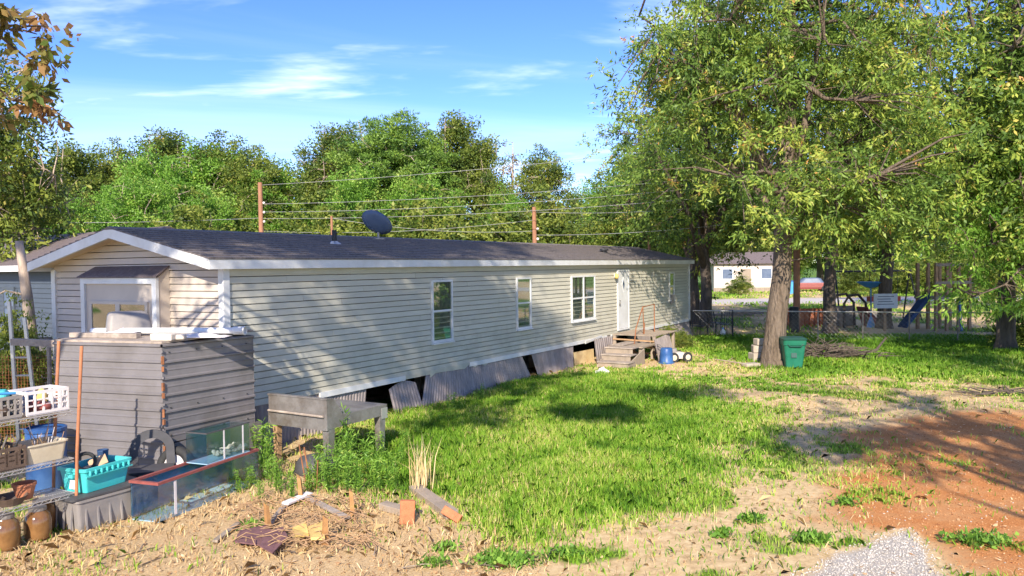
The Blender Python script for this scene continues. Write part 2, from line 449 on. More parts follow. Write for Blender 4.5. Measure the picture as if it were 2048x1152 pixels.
gme = npmesh('ground', np.stack([GX, GY, GZ], -1).reshape(-1, 3), quads)
mk = masks(GX.ravel(), GY.ravel())
for k in ('orange', 'grav', 'green', 'litter', 'road'):
    a = gme.attributes.new(k, 'FLOAT', 'POINT'); a.data.foreach_set('value', mk[k].astype(np.float32))
gme.polygons.foreach_set('use_smooth', [True] * len(gme.polygons))
gm, n, l, b = new_mat('ground')
b.inputs['Roughness'].default_value = .95; b.inputs['Specular IOR Level'].default_value = .1
tcn = n.new('ShaderNodeTexCoord')
def gnoise(s, d=6, r=.65):
    q = n.new('ShaderNodeTexNoise'); q.inputs['Scale'].default_value = s; q.inputs['Detail'].default_value = d; q.inputs['Roughness'].default_value = r
    l.new(tcn.outputs['Object'], q.inputs['Vector']); return q.outputs['Fac']
def gramp(f, *st):
    r = n.new('ShaderNodeValToRGB')
    for i, (p, c) in enumerate(st):
        e = r.color_ramp.elements[i] if i < 2 else r.color_ramp.elements.new(p)
        e.position = p; e.color = c + (1,)
    l.new(f, r.inputs[0]); return r.outputs[0]
def gmix(fac, a, c):
    q = n.new('ShaderNodeMixRGB'); l.new(fac, q.inputs[0]); l.new(a, q.inputs[1]); l.new(c, q.inputs[2]); return q.outputs[0]
def gattr(k, nf, lo, hi):
    a = n.new('ShaderNodeAttribute'); a.attribute_name = k
    q = n.new('ShaderNodeMath'); q.operation = 'MULTIPLY_ADD'; l.new(nf, q.inputs[0]); q.inputs[1].default_value = .5
    l.new(a.outputs['Fac'], q.inputs[2])
    r = n.new('ShaderNodeMapRange'); r.inputs['From Min'].default_value = lo; r.inputs['From Max'].default_value = hi
    l.new(q.outputs[0], r.inputs['Value']); return r.outputs[0]
nA, nB, nC = gnoise(1.3), gnoise(9), gnoise(45, 8, .75)
tan = gramp(nB, (.3, (.40, .275, .14)), (.5, (.58, .42, .225)), (.72, (.70, .55, .32)))
tan = gmix(gattr('litter', nC, .7, 1.1), tan, gramp(nC, (.32, (.34, .22, .11)), (.5, (.54, .38, .20)), (.68, (.68, .52, .31))))
org = gramp(nC, (.3, (.29, .10, .034)), (.5, (.50, .20, .065)), (.7, (.63, .33, .13)))
org = gmix(gramp(nA, (.42, (0, 0, 0)), (.66, (.28, .28, .28))), org, tan)
grn = gramp(nC, (.3, (.05, .10, .015)), (.55, (.13, .22, .03)), (.72, (.26, .28, .07)))
grv = gramp(nC, (.3, (.30, .265, .225)), (.5, (.40, .365, .32)), (.7, (.52, .485, .43)))
rd = gramp(nB, (.3, (.40, .36, .33)), (.7, (.58, .54, .50)))
col = gmix(gattr('green', nB, .55, .95), tan, grn)
col = gmix(gattr('orange', nB, .55, .90), col, org)
col = gmix(gattr('grav', nC, .60, .95), col, grv)
col = gmix(gattr('road', nB, .5, .9), col, rd)
l.new(col, b.inputs['Base Color'])
bp = n.new('ShaderNodeBump'); bp.inputs['Strength'].default_value = .55; bp.inputs['Distance'].default_value = .03
l.new(nC, bp.inputs['Height']); l.new(bp.outputs[0], b.inputs['Normal'])
tag(obj('ground', gme, gm), None, None, kind='structure')

# ------------------------------------------------------------------ scatter meshes: grass, litter, stones
FOOT = [tuple(hw(-.02, -4.6)[:2]), tuple(hw(-.02, .0)[:2]), tuple(hw(23.5, .0)[:2]), tuple(hw(23.5, -4.6)[:2])]
def scatter(n, x0, x1, y0, y1):
    x = RNG.uniform(x0, x1, n)
    y = y0 * (y1 / y0) ** RNG.uniform(0, 1, n)          # denser towards the near side
    return x, y
def inview(x, y, pad=1.12): return np.abs(x) < y * .64 * pad + 1.0
def blades(name, x, y, h, w, tint, m, lean=.45, label=None, z=None):
    N = len(x); z = hgt(x, y) if z is None else z
    a = RNG.uniform(0, 2 * np.pi, N); la = RNG.uniform(0, 2 * np.pi, N); le = np.minimum(np.abs(RNG.normal(0, lean, N)), 1.25) * h
    b0 = np.stack([x, y, z - .01], -1); ex = np.stack([np.cos(a), np.sin(a), 0 * a], -1) * (w / 2)[:, None]
    ld = np.stack([np.cos(la), np.sin(la), 0 * la], -1)
    mid = b0 + ld * (le * .35)[:, None] + np.array([0, 0, 1.]) * (h * .58)[:, None]
    tip = b0 + ld * le[:, None] + np.array([0, 0, 1.]) * (h * np.clip(1 - .35 * le / h, .35, 1))[:, None]
    vs = np.stack([b0 - ex, b0 + ex, mid + ex * .8, tip, mid - ex * .8], 1).reshape(-1, 3)
    fs = np.arange(N * 5).reshape(N, 5)
    me = npmesh(name, vs, fs, np.repeat(tint, 5))
    return tag(obj(name, me, m), label, 'grass', kind='stuff')
M['grass'] = leaf_mat('grass_blades', [(0, (.04, .10, .010)), (.35, (.13, .28, .020)), (.7, (.27, .43, .045)), (.88, (.46, .48, .11)), (1, (.68, .54, .26))], .38, .5, gain=1.15)
M['straw'] = leaf_mat('straw', [(0, (.22, .13, .06)), (.4, (.45, .30, .14)), (.8, (.64, .48, .25)), (1, (.74, .60, .36))], .25, .7, gain=1.12)
M['dryleaf'] = leaf_mat('dry_leaf', [(0, (.14, .065, .03)), (.35, (.32, .17, .08)), (.7, (.50, .32, .16)), (1, (.64, .48, .29))], .2, .7, gain=1.25)

x, y = scatter(700000, -5, 8, 7, 27)
mk = masks(x, y); k = (RNG.uniform(0, 1, len(x)) < mk['lawn'] ** 1.5) & inview(x, y) & (polydist(x, y, FOOT) < -.02)
x, y, L = x[k], y[k], mk['lawn'][k]
clump = fbm(x, y, 1.6, 5)
h = (.09 + .16 * clump * L) * RNG.uniform(.55, 1.3, len(x))
w = .007 + .00045 * y
blades('lawn_grass', x, y, h, w * RNG.uniform(.7, 1.4, len(x)), np.clip(.54 + (fbm(x, y, .7, 31) - .5) * .7 - .35 * np.clip((fbm(x, y, 2.2, 35) - .58) * 5, 0, 1) + RNG.normal(0, .17, len(x)) + (1 - L) * .14 + .35 * (RNG.uniform(0, 1, len(x)) < .06), 0, 1), M['grass'], .5, 'bright green unmown lawn in front of the long mobile home wall')
x, y = scatter(620000, -11, 19, 6.3, 33)
mk = masks(x, y)
pr = np.clip(mk['patch'] * .75 * (1 - mk['lawn']) * (1 - mk['litter'] * .85) + mk['back'] * .8 + .06 * (1 - mk['orange']) * (1 - mk['litter']) * (y > 8), 0, 1) * (1 - np.clip(mk['grav'] * 1.5, 0, 1))
k = (RNG.uniform(0, 1, len(x)) < pr) & inview(x, y) & (polydist(x, y, FOOT) < -.02)
x, y = x[k], y[k]; bk = mk['back'][k]
h = (.045 + .07 * fbm(x, y, 1.3, 6) + .13 * bk * fbm(x, y, .6, 8)) * RNG.uniform(.5, 1.4, len(x))
blades('rough_grass', x, y, h, (.007 + .0006 * y) * RNG.uniform(.7, 1.4, len(x)), np.clip(.42 + (fbm(x, y, .5, 33) - .5) * .9 + RNG.normal(0, .16, len(x)) + .24 * (1 - bk), 0, 1), M['grass'], .7, 'patchy rough grass around the dirt and under the oaks')
x = RNG.uniform(-10, 60, 60000); y = RNG.uniform(32, 120, 60000)
mk = masks(x, y); k = (RNG.uniform(0, 1, len(x)) < mk['far'] * .9) & inview(x, y)
x, y = x[k], y[k]
blades('far_grass', x, y, RNG.uniform(.08, .25, len(x)), .035 + .001 * y, np.clip(.66 + (fbm(x, y, .2, 34) - .5) * .9 + RNG.normal(0, .12, len(x)), 0, 1), M['grass'], .7, 'sparse far grass beyond the chain link fence')
x, y = scatter(260000, -11, 16, 6.2, 26)
mk = masks(x, y)
pr = np.clip(mk['litter'] * np.clip(.15 + 2.2 * (fbm(x, y, 1.1, 63) - .35), .06, .8) + (1 - mk['lawn']) * (1 - mk['back']) * (1 - mk['orange']) * (1 - mk['grav'] * 1.2) * .14 + mk['lawn'] * .012, 0, 1)
k = (RNG.uniform(0, 1, len(x)) < pr) & inview(x, y) & (polydist(x, y, FOOT) < -.02)
x, y = x[k], y[k]
blades('dead_grass', x, y, .02 + .13 * RNG.uniform(0, 1, len(x)) ** 2, (.004 + .0005 * y) * RNG.uniform(.5, 1.6, len(x)), np.clip(RNG.normal(.6, .22, len(x)), 0, 1), M['straw'], 1.5, 'flattened straw coloured dead grass over the near ground')

def leaves_flat(name, x, y, size, tint, m, label, lift=.02, tilt=.22):
    N = len(x); z = hgt(x, y) + RNG.uniform(.004, lift, N)
    a = RNG.uniform(0, 2 * np.pi, N)
    d = np.stack([np.cos(a), np.sin(a), RNG.normal(0, tilt, N)], -1) * size[:, None]
    s = np.stack([-np.sin(a), np.cos(a), RNG.normal(0, tilt, N)], -1) * (size * RNG.uniform(.3, .55, N))[:, None]
    c = np.stack([x, y, z], -1); up = np.array([0, 0, 1.]) * (size * RNG.uniform(0, .35, N))[:, None]
    vs = np.stack([c - d + up, c - s * .9 - d * .2, c - s + d * .35, c + d + up, c + s + d * .3, c + s * .8 - d * .3], 1).reshape(-1, 3)
    vs[:, 2] = np.maximum(vs[:, 2], np.repeat(z, 6) - .012)
    f = np.arange(N)[:, None] * 6
    fs = np.concatenate([f + np.array([[0, 1, 2, 3]]), f + np.array([[0, 3, 4, 5]])])
    return tag(obj(name, npmesh(name, vs, fs, np.repeat(tint, 6)), m), label, 'leaf litter', kind='stuff')
x, y = scatter(90000, -9, 14, 6.2, 22)
mk = masks(x, y); pr = np.clip(mk['litter'] * np.clip(2.0 * (fbm(x, y, .8, 64) - .32), .05, .6) + .035 * (1 - mk['lawn'] * .8) + .03 * mk['orange'], 0, 1)
k = (RNG.uniform(0, 1, len(x)) < pr) & inview(x, y) & (polydist(x, y, FOOT) < -.02); x, y = x[k], y[k]
leaves_flat('leaf_litter', x, y, (.009 + .028 * RNG.uniform(0, 1, len(x)) ** 2.0), np.clip(RNG.normal(.68, .22, len(x)), 0, 1), M['dryleaf'], 'dry fallen leaves scattered over the near ground')

def stones(name, x, y, r, tint, m, label):
    N = len(x); base = np.array([[1,0,0],[-1,0,0],[0,1,0],[0,-1,0],[0,0,1],[0,0,-1]], float)
    sc = RNG.uniform(.55, 1.25, (N, 6, 1)) * r[:, None, None]
    a = RNG.uniform(0, 6.28, N); R = np.zeros((N, 3, 3)); R[:,0,0] = np.cos(a); R[:,0,1] = -np.sin(a); R[:,1,0] = np.sin(a); R[:,1,1] = np.cos(a); R[:,2,2] = .7
    R[:, 2, 0] = RNG.normal(0, .3, N)
    vs = np.einsum('nij,nkj->nki', R, base[None] * sc) + np.stack([x, y, hgt(x, y) + r * .2], -1)[:, None]
    t = np.array([[0,2,4],[2,1,4],[1,3,4],[3,0,4],[2,0,5],[1,2,5],[3,1,5],[0,3,5]])
    fs = (np.arange(N)[:, None, None] * 6 + t[None]).reshape(-1, 3)
    return tag(obj(name, npmesh(name, vs.reshape(-1, 3), fs, np.repeat(tint, 6)), m), label, 'gravel', kind='stuff')
M['stone'] = leaf_mat('gravel_stones', [(0, (.30, .25, .20)), (.4, (.37, .335, .295)), (1, (.57, .53, .48))], 0, .9)
M['ostone'] = leaf_mat('laterite_stones', [(0, (.20, .07, .025)), (.5, (.46, .20, .07)), (1, (.66, .42, .22))], 0, .9)
x, y = scatter(60000, 2, 8, 6.2, 10); mk = masks(x, y)
k = (RNG.uniform(0, 1, len(x)) < mk['grav'] * .75 + .01 * mk['orange']) & inview(x, y); x, y = x[k], y[k]
stones('pale_gravel', x, y, RNG.uniform(.006, .016, len(x)), np.clip(RNG.normal(.65, .22, len(x)), 0, 1), M['stone'], 'patch of pale crushed gravel at the edge of the orange dirt')
x, y = scatter(60000, 3, 14, 6.2, 16); mk = masks(x, y)
k = (RNG.uniform(0, 1, len(x)) < mk['orange'] * .4) & inview(x, y); x, y = x[k], y[k]
stones('orange_grit', x, y, RNG.uniform(.005, .014, len(x)), np.clip(RNG.normal(.5, .28, len(x)), 0, 1), M['ostone'], 'small orange stones on the dirt drive')

# ------------------------------------------------------------------ mobile home
home = thing('mobile_home', 'long pale single storey mobile home with dark shingle roof and leaning skirting', 'mobile home', hw(0, 0), HOME_ROT)
LN, WD, ZB, ZT, EV, OG = 23.5, 4.65, .71, 2.98, .15, .40
RZ, EZ = 3.70, 3.15                        # ridge and eave heights
# local axes: x along, y inwards (visible long wall at y = 0), z up
c = MB().bb((.06, .05, ZB + .02), (LN - .06, WD - .05, ZT + .02))
core = obj('wall_core', c, M['inside'], home)
SP = (ZT - ZB) / 20
def board_long(y0, sgn):
    b = MB()                                # clapboard profile, full length
    z0, z1 = 0.0, SP - .013
    pr = [(y0 - sgn * .004, z0), (y0 - sgn * .068, z0), (y0 - sgn * .068, z0 + .010), (y0 - sgn * .055, z1), (y0, z1)]
    lo = [(0.0, p[0], p[1]) for p in pr]; hi = [(1.0, p[0], p[1]) for p in pr]
    if sgn < 0: lo, hi = lo[::-1], hi[::-1]
    return b.hexa(lo[::-1], hi[::-1]).mesh('siding_board')
me = board_long(.05, 1); me.materials.append(M['siding'])
rgs = np.random.default_rng(5)
for i in range(20):                         # boards butt end to end, seams staggered from course to course
    cuts = [0.0, 1.0 + 2.6 * ((i * 0.618) % 1)]
    while cuts[-1] + 3.66 < LN - .6: cuts.append(cuts[-1] + 3.66)
    cuts.append(LN)
    for a_, b_ in zip(cuts[:-1], cuts[1:]):
        o = obj('siding_board', me, None, home, loc=(a_ + .002, rgs.uniform(-.002, .002), ZB + SP * i + rgs.uniform(-.0015, .0015))); o.scale = (b_ - a_ - .004, 1, 1)
me = board_long(WD - .05, -1); me.materials.append(M['siding'])
for i in range(20):
    o = obj('siding_board', me, None, home, loc=(0, 0, ZB + SP * i)); o.scale = (LN, 1, 1)
def roof_under(y): return EZ - .10 + (RZ - EZ) * (1 - abs(y - WD / 2) / (WD / 2 + EV))
for xe, sg in ((0, 1), (LN, -1)):
    i = 0; z = ZB
    while z < RZ - .12:
        z1 = z + SP - .013
        def halfw(zz):                      # boards shorten under the roof slope
            return min(WD / 2, max(.05, (1 - (zz - EZ + .10) / (RZ - EZ)) * (WD / 2 + EV)))
        h0, h1 = halfw(z), halfw(z1)
        pr = [(-.030, z, h0), (-.030, z + .01, h0), (-.016, z1, h1), (.05, z1, h1), (.05, z, h0)]
        lo = [(xe + sg * p[0], WD / 2 - p[2], p[1]) for p in pr]; hi = [(xe + sg * p[0], WD / 2 + p[2], p[1]) for p in pr]
        obj('siding_board', MB().hexa(lo, hi), M['siding_gable'], home)
        z += SP; i += 1
for cx, cy in ((0, 0), (0, WD), (LN, 0), (LN, WD)):
    sx = -1 if cx == 0 else 1; sy = -1 if cy == 0 else 1
    c = MB().bb((cx + sx * .055, cy + sy * .05, ZB - .02), (cx - sx * .075, cy - sy * .075, ZT + .03))
    obj('corner_trim', c, M['white'], home, bevel=.006)
# roof: stepped shingle courses on both slopes
sl = math.hypot(WD / 2 + EV, RZ - EZ); NC = 13
for side in (-1, 1):
    r = MB()
    ye = -EV - .03 if side < 0 else WD + EV + .03
    for i in range(NC):
        f0, f1 = i / NC, (i + 1.15) / NC
        def pt(f, up): return (ye + (WD / 2 - ye) * min(f, 1), EZ - .01 + (RZ - EZ + .01) * min(f, 1) + up)
        a, bq = pt(f0, .034), pt(f1, .006 if i < NC - 1 else .012); a0, b0 = pt(f0, -.005), pt(f1, -.012)
        segs = 12; xs = np.linspace(-OG - .02, LN + .3, segs + 1)
        lo = [(xs[0], *a0), (xs[0], *a), (xs[0], *bq), (xs[0], *b0)]; hi = [(xs[-1], *a0), (xs[-1], *a), (xs[-1], *bq), (xs[-1], *b0)]
        r.hexa(lo if side > 0 else lo[::-1], hi if side > 0 else hi[::-1])
    rf = obj('roof', r, M['shingle'], home)
cap = MB().hexa([(-OG - .03, WD / 2 - .16, RZ - .025), (-OG - .03, WD / 2, RZ + .035), (-OG - .03, WD / 2 + .16, RZ - .025)], [(LN + .32, WD / 2 - .16, RZ - .025), (LN + .32, WD / 2, RZ + .035), (LN + .32, WD / 2 + .16, RZ - .025)])
obj('ridge_cap', cap, M['shingle'], home)
# deck under the shingles, with soffit at the gable overhang
dk = MB()
for side in (-1, 1):
    ye = -EV if side < 0 else WD + EV
    q = [(-OG + .02, ye, EZ - .10), (-OG + .02, WD / 2, RZ - .10), (-OG + .02, WD / 2, RZ - .02), (-OG + .02, ye, EZ - .02)]
    q2 = [(LN + .25, p[1], p[2]) for p in q]
    dk.hexa(q, q2)
obj('soffit', dk, M['soffit'], home)
for side in (-1, 1):                        # eave fascia and frieze
    y0 = -EV if side < 0 else WD + EV
    obj('fascia', MB().bb((-OG - .01, y0 - .022, EZ - .165), (LN + .27, y0 + .022, EZ - .004)), M['white'], home)
    yf = -.012 if side < 0 else WD + .012
    obj('frieze_board', MB().bb((.08, yf - .022, ZT - .09), (LN - .08, yf + .022, ZT + .04)), M['siding'], home)
    for xe in (-OG, LN + .26):              # rake boards
        q = [(xe - .025, y0, EZ - .16), (xe - .025, WD / 2, RZ - .165), (xe - .025, WD / 2, RZ + .0), (xe - .025, y0, EZ - .005)]
        obj('rake_board', MB().hexa(q, [(p[0] + .05, p[1], p[2]) for p in q]), M['white'], home)
obj('bottom_trim', MB().bb((2.05, -.045, ZB - .085), (4.55, -.01, ZB + .015)), M['white'], home)
obj('bottom_trim', MB().box((5.6, -.012, ZB - .035), (2.1, .025, .07)), M['siding'], home)
obj('bottom_trim', MB().box((11.0, -.03, ZB - .035), (8.0, .03, .10), ry=.002), M['white'], home)
obj('bottom_trim', MB().box((19.4, -.03, ZB - .035), (8.1, .03, .10), ry=-.002), M['white'], home)
obj('loose_trim', MB().box((13.9, -.07, ZB - .02), (1.3, .02, .07), ry=-.07, rz=.03), M['white'], home)
# windows
def window(x0, x1, z0, z1, units=1, curt='curtain'):
    w = MB(); fw = .045; yo, yi = -.052, .01
    w.bb((x0, yo, z0 - .01), (x1, yi, z0 + fw)); w.bb((x0, yo, z1 - fw), (x1, yi, z1))
    w.bb((x0, yo, z0 + fw), (x0 + fw, yi, z1 - fw)); w.bb((x1 - fw, yo, z0 + fw), (x1, yi, z1 - fw))
    root = obj('window', w, M['white'], home)
    uw = (x1 - x0 - 2 * fw) / units; zm = (z0 + z1) / 2
    for u in range(units):
        a, bq = x0 + fw + uw * u, x0 + fw + uw * (u + 1)
        if u: obj('mullion', MB().bb((a - .03, yo + .002, z0 + fw), (a + .03, yi, z1 - fw)), M['white'], root)
        obj('meeting_rail', MB().bb((a + .031 * (u > 0), yo + .006, zm - .022), (bq - .031 * (u < units - 1), yi - .004, zm + .022)), M['white'], root)
        for p0, p1, yy in ((z0 + fw, zm - .022, -.018), (zm + .022, z1 - fw, -.032)):
            obj('pane', MB().bb((a + .032 * (u > 0), yy - .002, p0), (bq - .032 * (u < units - 1), yy + .002, p1)), M['pane'], root)
        obj('interior', MB().bb((a, .006, z0 + fw), (bq, .012, z1 - fw)), M['inside'], root)
        # pleated curtain just behind the glass
        cv = []; m = 14; lo = []; cw = uw * .86
        for i in range(m + 1): cv.append((a + uw * .02 + cw * i / m, .0 - .006 * (i % 2)))
        vs = [(p[0], p[1] - .004, z0 + fw + .02) for p in cv] + [(p[0], p[1] - .004, z1 - fw) for p in cv]
        q = MB().add(vs, [(i, i + 1, m + 2 + i, m + 1 + i) for i in range(m)])
        obj('curtain', q, M[curt if u == 0 else 'inside' if units > 1 else curt], root)
    obj('sill', MB().bb((x0 - .01, yo - .035, z0 - .045), (x1 + .01, -.0, z0 - .011)), M['white'], root)
    return root
window(5.53, 6.32, 1.32, 2.69)
window(9.24, 10.01, 1.34, 2.68, curt='curtain_white')
window(12.46, 14.12, 1.33, 2.67, units=2)
window(21.05, 21.60, 1.60, 2.66, curt='curtain_white')
# door
d = MB(); dx0, dx1, dz0, dz1 = 15.92, 16.92, .80, 2.82
d.bb((dx0, -.05, dz0), (dx0 + .06, .01, dz1)); d.bb((dx1 - .06, -.05, dz0), (dx1, .01, dz1)); d.bb((dx0 + .06, -.05, dz1 - .06), (dx1 - .06, .01, dz1)); d.bb((dx0 + .06, -.055, dz0), (dx1 - .06, .01, dz0 + .05))
dr = obj('door', MB().bb((dx0 + .064, -.036, dz0 + .054), (dx1 - .064, .0, dz1 - .064)), M['white'], home, bevel=.005)
obj('frame', d, M['white'], dr)
dc = ((dx0 + dx1) / 2, dz1 - .50)
obj('diamond_window', MB().hexa([(dc[0], -.046, dc[1] - .26), (dc[0] + .13, -.046, dc[1]), (dc[0], -.046, dc[1] + .26), (dc[0] - .13, -.046, dc[1])], [(dc[0], -.03, dc[1] - .26), (dc[0] + .13, -.03, dc[1]), (dc[0], -.03, dc[1] + .26), (dc[0] - .13, -.03, dc[1])]), M['white'], dr)
obj('pane', MB().hexa([(dc[0], -.050, dc[1] - .18), (dc[0] + .08, -.050, dc[1]), (dc[0], -.050, dc[1] + .18), (dc[0] - .08, -.050, dc[1])], [(dc[0], -.047, dc[1] - .18), (dc[0] + .08, -.047, dc[1]), (dc[0], -.047, dc[1] + .18), (dc[0] - .08, -.047, dc[1])]), M['dish'], dr)
obj('handle', MB().tube([(dx0 + .13, -.036, 1.72), (dx0 + .13, -.09, 1.72), (dx0 + .13, -.09, 1.80), (dx0 + .13, -.036, 1.80)], .012, 6).lathe([(0, 0), (.035, 0), (.035, .04), (.0, .045)], (dx0 + .13, -.036, 1.66), 10, Matrix.Rotation(math.pi / 2, 3, 'X')), M['steel'], dr)
lt = obj('porch_light', MB().lathe([(.0, -.09), (.05, -.09), (.065, -.03), (.06, .05), (.02, .08), (0, .085)], (15.7, -.10, 2.62), 12), M['foam'], home, smooth=True)
obj('bracket', MB().bb((15.65, -.05, 2.57), (15.75, -.03, 2.70)), M['white'], lt)
obj('meter_box', MB().bb((21.14, -.10, 1.45), (21.46, -.035, 1.80)), M['greyplastic'], home, bevel=.01)
# roof fittings
vp = obj('vent_pipe', MB().tube([(4.0, 1.35, 3.35), (4.0, 1.35, 3.78)], .05, 10), M['black'], home, smooth=False)
obj('flashing', MB().lathe([(.20, 3.455 - .03), (.13, 3.50), (.06, 3.55)], (4.0, 1.35, 0), 10), M['wire'], vp)
obj('roof_vent', MB().lathe([(.0, .10), (.14, .09), (.17, .03), (.10, .02), (.10, -.05)], (17.2, 1.0, 3.46), 12), M['black'], home)
# bay window on the gable end
bx, by0, by1, bz0, bz1 = -.28, 1.29, 3.36, 1.35, 2.86
bay = obj('bay_window', MB().bb((bx + .02, by0 + .005, bz0), (-.028, by1 - .005, bz1 - .005)), M['siding_gable'], home)
rfv = MB().hexa([(bx - .05, by0 - .06, bz1 + .0), (bx - .05, by1 + .06, bz1 + .0), (-.03, by1 - .02, bz1 + .17), (-.03, by0 - .0, bz1 + .17)], [(bx - .05, by0 - .06, bz1 + .025), (bx - .05, by1 + .06, bz1 + .025), (-.03, by1 - .02, bz1 + .2), (-.03, by0 - .0, bz1 + .2)])
obj('bay_roof', rfv, M['shingle2'], bay)
obj('bay_cheek', MB().hexa([(bx + .02, by0 + .01, bz1 - .006), (-.032, by0 + .01, bz1 - .006), (-.032, by0 + .01, bz1 + .16)], [(bx + .02, by1 - .01, bz1 - .006), (-.032, by1 - .01, bz1 - .006), (-.032, by1 - .01, bz1 + .16)]), M['siding_gable'], bay)
t = MB(); t.bb((bx - .02, by0 - .01, bz0), (bx + .035, by0 + .10, bz1 - .002)); t.bb((bx - .02, by1 - .10, bz0), (bx + .035, by1 + .01, bz1 - .002)); t.bb((bx - .02, by0 + .10, bz1 - .10), (bx + .035, by1 - .10, bz1 - .002))
obj('bay_trim', t, M['white'], bay)
wy0, wy1, wz0, wz1, wm = by0 + .24, by1 - .24, 1.55, 2.46, (by0 + by1) / 2
t = MB()
for a, bq in (((wy0, wz0), (wy1, wz0 + .05)), ((wy0, wz1 - .05), (wy1, wz1)), ((wy0, wz0 + .05), (wy0 + .06, wz1 - .05)), ((wy1 - .06, wz0 + .05), (wy1, wz1 - .05)), ((wm - .06, wz0 + .05), (wm + .06, wz1 - .05))):
    t.bb((bx - .016, a[0], a[1]), (bx + .018, bq[0], bq[1]))
sash = obj('window', t, M['siding_gable'], bay)
for a, bq in ((wy0 + .06, wm - .06), (wm + .06, wy1 - .06)):
    obj('interior', MB().bb((bx + .006, a, wz0 + .05), (bx + .0185, bq, wz1 - .05)), M['dark'], sash)  # flat panel coloured dark to stand for the unlit room
    obj('pane', MB().bb((bx - .006, a, wz0 + .05), (bx - .002, bq, wz1 - .05)), M['pane'], sash)
# underfloor: chassis beam, piers, dark far skirting so the gaps read deep
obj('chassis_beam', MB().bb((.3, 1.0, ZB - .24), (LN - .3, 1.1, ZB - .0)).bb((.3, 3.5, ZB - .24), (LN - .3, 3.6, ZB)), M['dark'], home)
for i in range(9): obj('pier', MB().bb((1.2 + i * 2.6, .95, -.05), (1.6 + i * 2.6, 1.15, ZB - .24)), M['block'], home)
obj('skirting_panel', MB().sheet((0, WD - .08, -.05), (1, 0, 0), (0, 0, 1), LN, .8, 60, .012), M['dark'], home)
obj('skirting_panel', MB().sheet((-.02, WD - .1, -.05), (0, -1, 0), (0, 0, 1), WD - .2, .78, 14, .012), M['skirt'], home)
obj('skirting_panel', MB().sheet((LN, .1, -.05), (0, 1, 0), (0, 0, 1), WD - .2, .78, 14, .012), M['skirt'], home)
def skirt(x0, x1, x0b=None, x1b=None, h0=.74, h1=.74, out=.10, m='skirt', ytop=.02, rag=None):
    """corrugated panel: top edge x0..x1 at heights h0..h1, bottom edge x0b..x1b kicked out"""
    x0b = x0 if x0b is None else x0b; x1b = x1 if x1b is None else x1b
    nr = max(3, int((x1 - x0) / .085)); vs = []; prof = (0, 0, 1, 1)
    for i in range(nr * 4 + 1):
        f = i / (nr * 4); d = prof[i % 4] * .013
        ht = h0 + (h1 - h0) * f
        if rag: ht += rag * math.sin(f * 3.14159)
        vs.append((x0b + (x1b - x0b) * f, -out - d, -.06)); vs.append((x0 + (x1 - x0) * f, ytop - d, ht))
    k = len(vs); vs += [(p[0], p[1] + .006, p[2]) for p in vs]
    fs = []
    for i in range(nr * 4):
        a = 2 * i
        fs += [(a, a + 2, a + 3, a + 1), (k + a + 2, k + a, k + a + 1, k + a + 3), (a + 1, a + 3, k + a + 3, k + a + 1)]
    fs += [(0, 1, k + 1, k), (k - 2, 2 * k - 2, 2 * k - 1, k - 1)]
    return obj('skirting_panel', MB().add(vs, fs), M[m], home)
skirt(.05, 3.40, 0.05, 3.20, .74, .70, .06)
skirt(wt(776), wt(830), wt(770), wt(829), .50, .52, .22, rag=.10)
skirt(wt(852), wt(1040), wt(826), wt(1053), .73, .72, .16)
skirt(wt(1060), wt(1146), wt(1068), wt(1138), .72, .72, .12)
skirt(wt(1147), wt(1187), wt(1147), wt(1186), .40, .38, .02, m='skirt_tan')
skirt(wt(1190), wt(1226), wt(1186), wt(1226), .72, .72, .26)
skirt(16.9, 19.0, 16.9, 19.0, .72, .72, .03)
skirt(19.05, 21.1, 19.1, 21.2, .66, .70, .12, rag=.06)
skirt(21.2, 23.5, 21.35, 23.6, .64, .70, .14, rag=.05)
obj('paint_scraps', MB().hexa(*[[(wt(855) + (wt(985) - wt(855)) * i / 12, yy, .62 + .035 * ((i * 7) % 5) / 2 - (0 if i % 2 else .05)) for i in range(13)] + [(wt(985), yy, .735), (wt(855), yy, .735)] for yy in (-.036, -.033)]), M['siding'], home)

# satellite dish on the far slope, just behind the ridge
dp = D(752, 447, 17.1)
dish = thing('satellite_dish', 'dark grey satellite dish standing on the roof ridge', 'satellite dish', (dp[0], dp[1], 0))
Rm = (Matrix.Rotation(math.radians(-14), 3, 'Z') @ Matrix.Rotation(math.radians(-60), 3, 'X') @ Matrix.Rotation(math.radians(35), 3, 'Z') @ Matrix.Diagonal((1.12, .84, 1)))
prof = [(0, .0), (.12, -.008), (.22, -.03), (.31, -.065), (.315, -.06), (.22, -.022), (.12, 0), (0, .006)]
obj('reflector', MB().lathe([(r, -z) for r, z in prof], (0, 0, dp[2]), 28, Rm), M['dish'], dish, smooth=True)
obj('mast', MB().tube([(0, .05, dp[2]), (.02, .16, dp[2] - .12), (.02, .16, 3.60)], .025, 8), M['steel'], dish)
obj('foot_plate', MB().box((.02, .16, 3.60), (.2, .2, .02), rz=.5), M['steel'], dish)
obj('feed_arm', MB().tube([(0, 0, dp[2] - .2), (-.05, -.25, dp[2] - .12)], .012, 6), M['steel'], dish)
